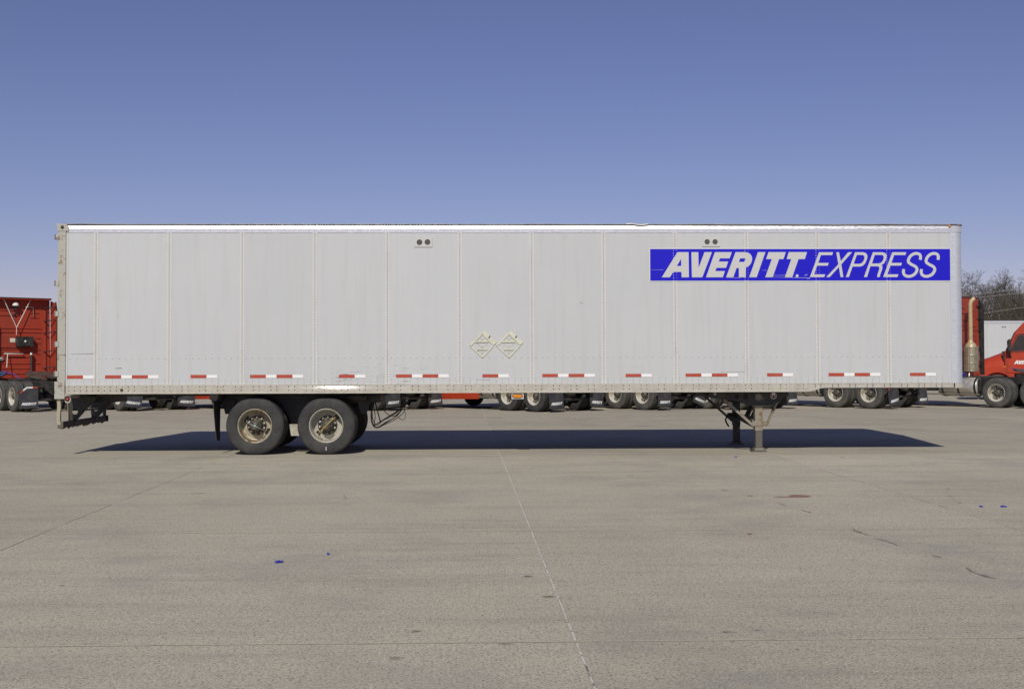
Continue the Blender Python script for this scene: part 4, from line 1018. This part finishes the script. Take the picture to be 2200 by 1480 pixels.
    for s in (1, -1):
        ar = [(5.7 + .62 * math.cos(R(a)), .50 + .62 * math.sin(R(a))) for a in range(0, 181, 15)]
        ou = [(6.55, .50), (6.75, .8), (6.5, 1.28), (5.42, 1.30), (5.0, 1.12), (5.0, .50)]
        P(MB().prism(ou[::-1][:0] + [(6.62, .52), (6.60, .9), (6.45, 1.2), (6.1, 1.34), (5.42, 1.36), (5.05, 1.16), (5.05, .52)] + ar[::-1], s * 1.19, s * .98, side), 'front_fender', M['red'], bev=.03)
        P(MB().prism([(5.30, 1.62), (5.46, 1.58), (5.50, 1.99), (5.32, 2.0)], s * 1.135, s * 1.06, side), 'cowl_vent', M['black_trim'], bev=.02)
        d = P(MB().prism([(4.30, 1.10), (5.30, 1.10), (5.34, 1.95), (4.98, 2.74), (4.30, 2.74)], s * 1.212, s * 1.19, side), 'door', M['red'], bev=.012)
        P(MB().prism([(4.42, 2.02), (5.20, 1.98), (4.92, 2.60), (4.80, 2.66), (4.42, 2.66)], s * 1.222, s * 1.205, side), 'door_window', M['glass'], d, .01)
        P(MB().tube([(4.42, s * 1.215, 1.98), (5.24, s * 1.215, 1.94), (4.95, s * 1.212, 2.64), (4.82, s * 1.21, 2.70), (4.42, s * 1.21, 2.70)], .018, 6), 'window_seal', M['black_trim'], d)
        P(averitt_mesh(.86, .004, None, (lambda u, v, d_: (5.06 - u, 1.214 + d_, 1.46 + v)) if s > 0 else (lambda u, v, d_: (4.20 + u, -1.214 - d_, 1.46 + v))), 'lettering', M['letter_white'], d)
        P(MB().lathe([(.045, 0), (.045, .004), (.001, .004)], 14, (5.08, s * 1.213, 1.28), 'y', 0, False, False, s), 'round_decal', M['blue_hose'], d)
        P(MB().box(4.36, 4.52, s * 1.21, s * 1.235, 1.84, 1.90) if s > 0 else MB().box(4.36, 4.52, -1.235, -1.21, 1.84, 1.90), 'door_handle', M['black_trim'], d)
        mr = P(MB().box(5.16, 5.28, *sorted((s * 1.30, s * 1.52)), 1.96, 2.48), 'mirror', M['black_trim'], bev=.03)
        P(MB().tube([(5.25, s * 1.15, 1.75), (5.22, s * 1.36, 1.85), (5.22, s * 1.40, 2.0)], .03, 8).tube([(5.18, s * 1.19, 1.70), (5.22, s * 1.38, 1.92)], .03, 8), 'mirror_arm', M['black_trim'], mr)
        P(MB().prism(oval(5.42, 1.36, .06, .025), s * 1.195, s * 1.21, side), 'marker_lamp', M['amber'])
        P(MB().prism([(6.60, .92), (6.84, .84), (6.78, 1.18), (6.58, 1.25)], s * .95, s * .99, side), 'headlamp', M['lamp_white'], bev=.02)
    P(MB().prism([(-.98, 2.06), (.98, 2.06), (.86, 2.78), (-.86, 2.78)], 0, .02, lambda u, v, d: (5.338 - (v - 2.06) * .462 + d, u, v)), 'windshield', M['glass'])
    P(MB().box(6.90, 6.96, -.55, .55, .78, 1.22), 'grille', M['black_trim'], bev=.02)
    P(MB().prism([(6.5, .36), (7.02, .36), (7.08, .5), (7.02, .70), (6.5, .72)], -1.12, 1.12, side), 'bumper', M['red'], bev=.04)
    return t
def group_place(t, x, y, rz, label, wheel_anchor=True):
    """(x, y): ground point under the outer face of the left rear tyre"""
    h = Vector((math.cos(rz), math.sin(rz))); left = Vector((-h.y, h.x))
    o = Vector((x, y)) - left * 1.225
    t.location = (o.x, o.y, 0); t.rotation_euler.z = rz; t['label'] = label; t['group'] = 'red tractors parked behind the trailer'
    return t
HD = R(132)
proto = make_tractor(True, False, 'rubber')
plain = make_tractor(False, False, 'rubber_dusty')
proto_used = [False]; plain_used = [False]
def place(src, used, *a):
    o = src if not used[0] else copy_tree(src); used[0] = True
    return group_place(o, *a)
T = []
T.append(place(plain, plain_used, -8.10, 18.95, R(130), 'red sleeper tractor at far left, its back wall and condenser fan facing the camera'))
T.append(place(plain, plain_used, -4.75, 19.4, R(129), 'red tractor glimpsed under the trailer just right of the rear underride guard'))
T.append(place(proto, proto_used, 0.1, 18.4, HD, 'red tractor behind the trailer wheels, only a sliver of red skirt showing left of them'))
T.append(place(plain, plain_used, 3.8, 19.0, R(134), 'red tractor glimpsed behind the looped black air hoses'))
T.append(place(proto, proto_used, 9.15, 17.4, R(130), 'red tractor with red side skirt and pale tank behind the amber side lamp'))
T.append(place(plain, plain_used, 12.83, 18.6, R(128), 'red tractor with two pale-rimmed drive wheels just left of the landing gear'))
T.append(place(plain, plain_used, 15.9, 18.4, HD, 'red tractor mostly hidden behind the landing gear and coupler'))
T.append(place(plain, plain_used, 20.57, 19.05, R(130), 'red tractor with scuffed drive wheels under the raised nose rail of the trailer'))
stk = make_tractor(False, True, 'rubber_dusty', 'black_trim', 2.89)
ax1 = Vector((25.05, 19.3)); hv_ = Vector((math.cos(HD), math.sin(HD)))
r0 = ax1 - hv_ * 1.3
T.append(group_place(stk, r0.x, r0.y, HD, 'red sleeper tractor with tan exhaust stack and silver tank right of the trailer nose'))
# the one facing left behind it
fr = copy_tree(plain)
ax = at(2143, 840, 27.6); rz = R(157)
h = Vector((math.cos(rz), math.sin(rz))); left = Vector((-h.y, h.x))
o_ = Vector((ax.x, 27.6)) - h * 5.7 - left * 1.15
fr.location = (o_.x, o_.y, 0); fr.rotation_euler.z = rz; fr['label'] = 'red tractor facing left at the right edge, lettered door and black mirror showing'
fr['group'] = 'red tractors parked behind the trailer'
# every flap hangs a little differently
rr = random.Random(5)
tilt = {4: (.00, .10), 5: (.0, .30), 3: (-.03, -.05), 1: (.14, .10), 7: (-.12, -.04)}
for i, t in enumerate(T):
    fl = [c for c in t.children if c.name.startswith('mud_flap')]
    for k, c in enumerate(fl):
        a = tilt.get(i, (0, 0))[k] + rr.uniform(-.03, .03)
        y0 = .93 if k == 0 else -.93
        c.matrix_local = Matrix.Translation((-.74, y0, .82)) @ Matrix.Rotation(rr.uniform(-.06, .02), 4, 'Y') @ Matrix.Rotation(a, 4, 'X') @ Matrix.Translation((.74, -y0, -.82))

# ================================================================== white trailer far behind
T2 = Vector((at(2180, 760, 54).x + 1.5, 54, 0))
far = thing('semi_trailer', 'plain white box trailer far behind the red tractors at right', 'trailer', T2)
fx0, fx1 = -8.0, 8.0
for i in range(10):
    a = fx0 + 1.6 * i
    MB().box(a + .01, a + 1.59, 0, .04, 1.23, 3.94).build('side_panel', M['skin'], far)
    if i: MB().box(a - .035, a + .035, -.012, .02, 1.23, 3.94).build('seam_strip', M['seam'], far)
MB().box(fx0, fx1, .05, 2.59, 1.15, 4.05).build('body', M['skin'], far)
MB().box(fx0, fx1, -.03, .06, 3.94, 4.09).build('top_rail', M['top_rail'], far, bevel=.01)
MB().box(fx0, fx1, -.03, .06, 1.08, 1.23).build('bottom_rail', M['rail'], far, bevel=.01)
vx = at(2154.5, 702.5, 54).x - T2.x
for k, px in enumerate((2154.2, 2159.3)):
    q = at(px, 702.5, 54)
    MB().lathe([(.001, .012), (.045, .012), (.045, 0)], 14, (q.x - T2.x, 0, q.z), 'y', 0, False, False, -1).build('vent_screen', M['bolt'], far)
for x in (-5.6, -4.3):
    for (y, fl) in ((.06, 1), (2.53, -1)):
        tw = bpy.data.objects.new('wheel', None); COL.objects.link(tw); tw.parent = far; tw.location = (x, y, .508)
        link('tyre', WM[('t', fl < 0, True, 'rubber')], tw); link('rim', WM[('r', fl < 0, 'rim_white')], tw); link('hub', WM[('h', fl < 0, True, 'rubber')], tw)
for y in (.4, 2.2):
    MB().box(4.9, 5.05, y - .07, y + .07, .02, 1.15).box(4.82, 5.13, y - .12, y + .12, 0, .03).build('landing_leg', M['grey_steel'], far)

# ================================================================== hillside, bare trees, wires
def hill_z(x, y):
    """a low wooded bank, levelling off behind its crest"""
    t = min(1, max(0, (y - 91) / 26)); t = t * t * (3 - 2 * t)
    top = 3.3 + 3.3 / (1 + math.exp(-(x - 67) / 2.2)) + .35 * math.sin(x * .21) + .25 * math.sin(x * .53 + 1)
    return top * t - .02 - max(0, y - 150) * .03
nx, ny = 70, 24; v = []; f = []
for j in range(ny + 1):
    for i in range(nx + 1):
        x = -40 + 220 * i / nx; y = 90 + 130 * j / ny; v.append((x, y, hill_z(x, y) - (.3 if j == 0 else 0)))
for j in range(ny):
    for i in range(nx):
        k = j * (nx + 1) + i; f.append((k, k + 1, k + nx + 2, k + nx + 1))
hl = MB().add(v, f, 0, True).build('hillside', M['hill']); hl['kind'] = 'structure'

def seg(V, Fc, a, b, ra, rb):
    t = (b - a); 
    if t.length < 1e-5: return
    t.normalize(); u = t.orthogonal().normalized(); w_ = t.cross(u); k = len(V)
    for (p, r) in ((a, ra), (b, rb)):
        for q in range(3):
            an = 2.094 * q; V.append(tuple(p + (u * math.cos(an) + w_ * math.sin(an)) * r))
    Fc += [(k, k + 1, k + 4, k + 3), (k + 1, k + 2, k + 5, k + 4), (k + 2, k, k + 3, k + 5)]
def grow(rng, A, B, p, d, ln, r, lvl, maxl):
    """one limb in three bends, side twigs on the way, forks at its end"""
    V, Fc = A if lvl <= 2 else B
    n = 3
    for i in range(n):
        d = (d + Vector((rng.gauss(0, 1), rng.gauss(0, 1), rng.gauss(0, .8) + .18)) * (.10 + .03 * lvl)).normalized()
        q = p + d * ln / n; r2 = max(.007, r * .88); seg(V, Fc, p, q, r, r2); p, r = q, r2
        if lvl >= 1 and lvl < maxl and rng.random() < .75:
            ax_ = d.orthogonal().normalized(); ax_.rotate(Matrix.Rotation(rng.uniform(0, 6.28), 3, d))
            nd = d.copy(); nd.rotate(Matrix.Rotation(R(rng.uniform(35, 70)), 3, ax_))
            grow(rng, A, B, p, nd, ln * rng.uniform(.35, .6), max(.007, r * .45), max(lvl + 2, 3), maxl)
    if lvl < maxl:
        k = rng.choice((2, 3, 3) if lvl < 4 else (2, 2, 3)); a0 = rng.uniform(0, 6.28)
        for j in range(k):
            ax_ = d.orthogonal().normalized(); ax_.rotate(Matrix.Rotation(a0 + 6.283 * j / k + rng.uniform(-.4, .4), 3, d))
            nd = d.copy(); nd.rotate(Matrix.Rotation(R(rng.uniform(16, 42)), 3, ax_))
            grow(rng, A, B, p, nd, ln * rng.uniform(.66, .86), max(.007, r * rng.uniform(.55, .78)), lvl + 1, maxl)
def bare_tree(x, y, hgt, label, seed, spread=1.0):
    rng = random.Random(seed); V, Fc, V2, F2 = [], [], [], []
    z = hill_z(x, y)
    t = thing('bare_tree', label, 'tree', (x, y, z), 0, 'bare winter trees on the hillside')
    grow(rng, (V, Fc), (V2, F2), Vector((0, 0, -.3)), Vector((rng.uniform(-.12, .12), 0, 1)), hgt * .24, hgt * .022, 0, 6)
    zm = max(p[2] for p in V2); s = hgt / zm
    V = [(a * s * spread, b * s, c * s) for a, b, c in V]; V2 = [(a * s * spread, b * s, c * s) for a, b, c in V2]
    MB().add(V, Fc, 0, True).build('trunk', M['bark'], t, recalc=False)
    MB().add(V2, F2).build('crown', M['twig'], t, recalc=False)
    return t
def tree_at(px, top, y, label, seed, spread=1.0):
    p = at(px, top, y); bare_tree(p.x, y, p.z - hill_z(p.x, y), label, seed, spread)
TREES = [(1890, 600, 132, 'bare tree behind the trailer nose, leftmost of the wooded rise', 11, 1.2),
         (1975, 588, 126, 'bare tree hidden behind the front end of the white trailer', 12, 1.2),
         (2045, 574, 130, 'bare tree whose twigs reach past the trailer corner post', 13, 1.1),
         (2096, 580, 134, 'spreading bare tree above the tan exhaust stack', 14, 1.1),
         (2128, 590, 140, 'low thick-twigged bare tree right of the exhaust stack', 15, 1.3),
         (2156, 571, 128, 'tall forked bare tree, highest on the skyline at right', 16, .9),
         (2206, 574, 132, 'bare tree on the skyline at the right edge of the picture', 17, 1.1),
         (2260, 566, 136, 'bare tree just past the right edge on the hillside', 18, 1.1),
         (2075, 600, 150, 'small bare tree in the second row beside the corner post', 19, 1.2),
         (2116, 604, 152, 'small bare tree in the second row between two larger ones', 20, 1.2),
         (2178, 598, 150, 'small bare tree in the gap right of the tall forked one', 21, 1.2),
         (2330, 570, 134, 'bare tree farthest right on the hillside', 22, 1.1)]
for a in TREES: tree_at(*a)
# thicket below the trees
rng = random.Random(31); V, Fc = [], []
for _ in range(5200):
    x = rng.uniform(28, 105); y = rng.uniform(96, 150); z0 = hill_z(x, y)
    hh = rng.uniform(1.0, 3.3); p = Vector((x, y, z0 - .1)); d = Vector((rng.gauss(0, .22), rng.gauss(0, .2), 1)).normalized(); r = rng.uniform(.018, .04)
    for k in range(3):
        q = p + d * hh / 3; seg(V, Fc, p, q, r, r * .8); r *= .8; p = q
        for _k in range(3):
            nd = (d + Vector((rng.gauss(0, .5), rng.gauss(0, .4), rng.uniform(0, .4)))).normalized()
            e = p + nd * hh * rng.uniform(.15, .38); seg(V, Fc, p, e, .018, .012)
            e2 = e + (nd + Vector((rng.gauss(0, .6), 0, .3))).normalized() * hh * .15; seg(V, Fc, e, e2, .014, .010)
        d = (d + Vector((rng.gauss(0, .2), rng.gauss(0, .2), .1))).normalized()
th = MB().add(V, Fc).build('thicket', M['twig'], recalc=False); stuff(th); th['label'] = 'dense leafless thicket covering the hillside under the bare trees'
def wire(a, b, sag, label):
    a, b = Vector(a), Vector(b)
    pts = [a.lerp(b, k / 24) - Vector((0, 0, sag * 4 * (k / 24) * (1 - k / 24))) for k in range(25)]
    tag(MB().tube(pts, .016, 5).build('overhead_wire', M['wire']), label, 'wire', 'overhead wires before the hillside')
for (x0, y0, x1, y1, l) in ((1700, 668, 2700, 548, 'uppermost overhead wire before the bare trees at right'), (1700, 676, 2700, 556, 'middle overhead wire close below the uppermost one'), (1700, 724, 2700, 572, 'lowest overhead wire, alone above the far white trailer')):
    wire(at(x0, y0, 84), at(x1, y1, 84), .5, l)

# ================================================================== litter
def scrap(x, y, a, b, label, seed):
    rng = random.Random(seed); v = []; n = 7
    for j in range(3):
        for i in range(n):
            v.append((x - a / 2 + a * i / (n - 1) + rng.uniform(-.01, .01), y - b / 2 + b * j / 2 + rng.uniform(-.012, .012), .006 + rng.uniform(0, .014) * (j == 1 or rng.random() < .4)))
    f = [(j*n+i, j*n+i+1, j*n+n+i+1, j*n+n+i) for j in range(2) for i in range(n - 1)]
    o = MB().add(v, f).build('plastic_scrap', M['blue_scrap'])
    sd_ = o.modifiers.new('thick', 'SOLIDIFY'); sd_.thickness = .003
    tag(o, label, 'litter', 'blue plastic scraps on the concrete')
scrap(5.79, -11.37, .055, .06, 'largest crumpled blue plastic scrap on the left foreground concrete', 1)
scrap(6.15, -11.0, .015, .02, 'tiny blue scrap a little right of the largest one', 2)
scrap(13.33, -7.97, .07, .035, 'blue plastic scrap near the right edge of the concrete', 3)
scrap(13.08, -7.97, .025, .03, 'tiny pale blue scrap left of the one near the right edge', 4)
scrap(11.80, -.95, .03, .04, 'tiny blue scrap on concrete left of the landing leg', 6)

# ------------------------------------------------------------------ render settings
scene.render.engine = 'CYCLES'
scene.cycles.max_bounces = 6
print('objects', len(bpy.data.objects), 'tris', sum(len(o.data.polygons) for o in bpy.data.objects if o.type == 'MESH'))
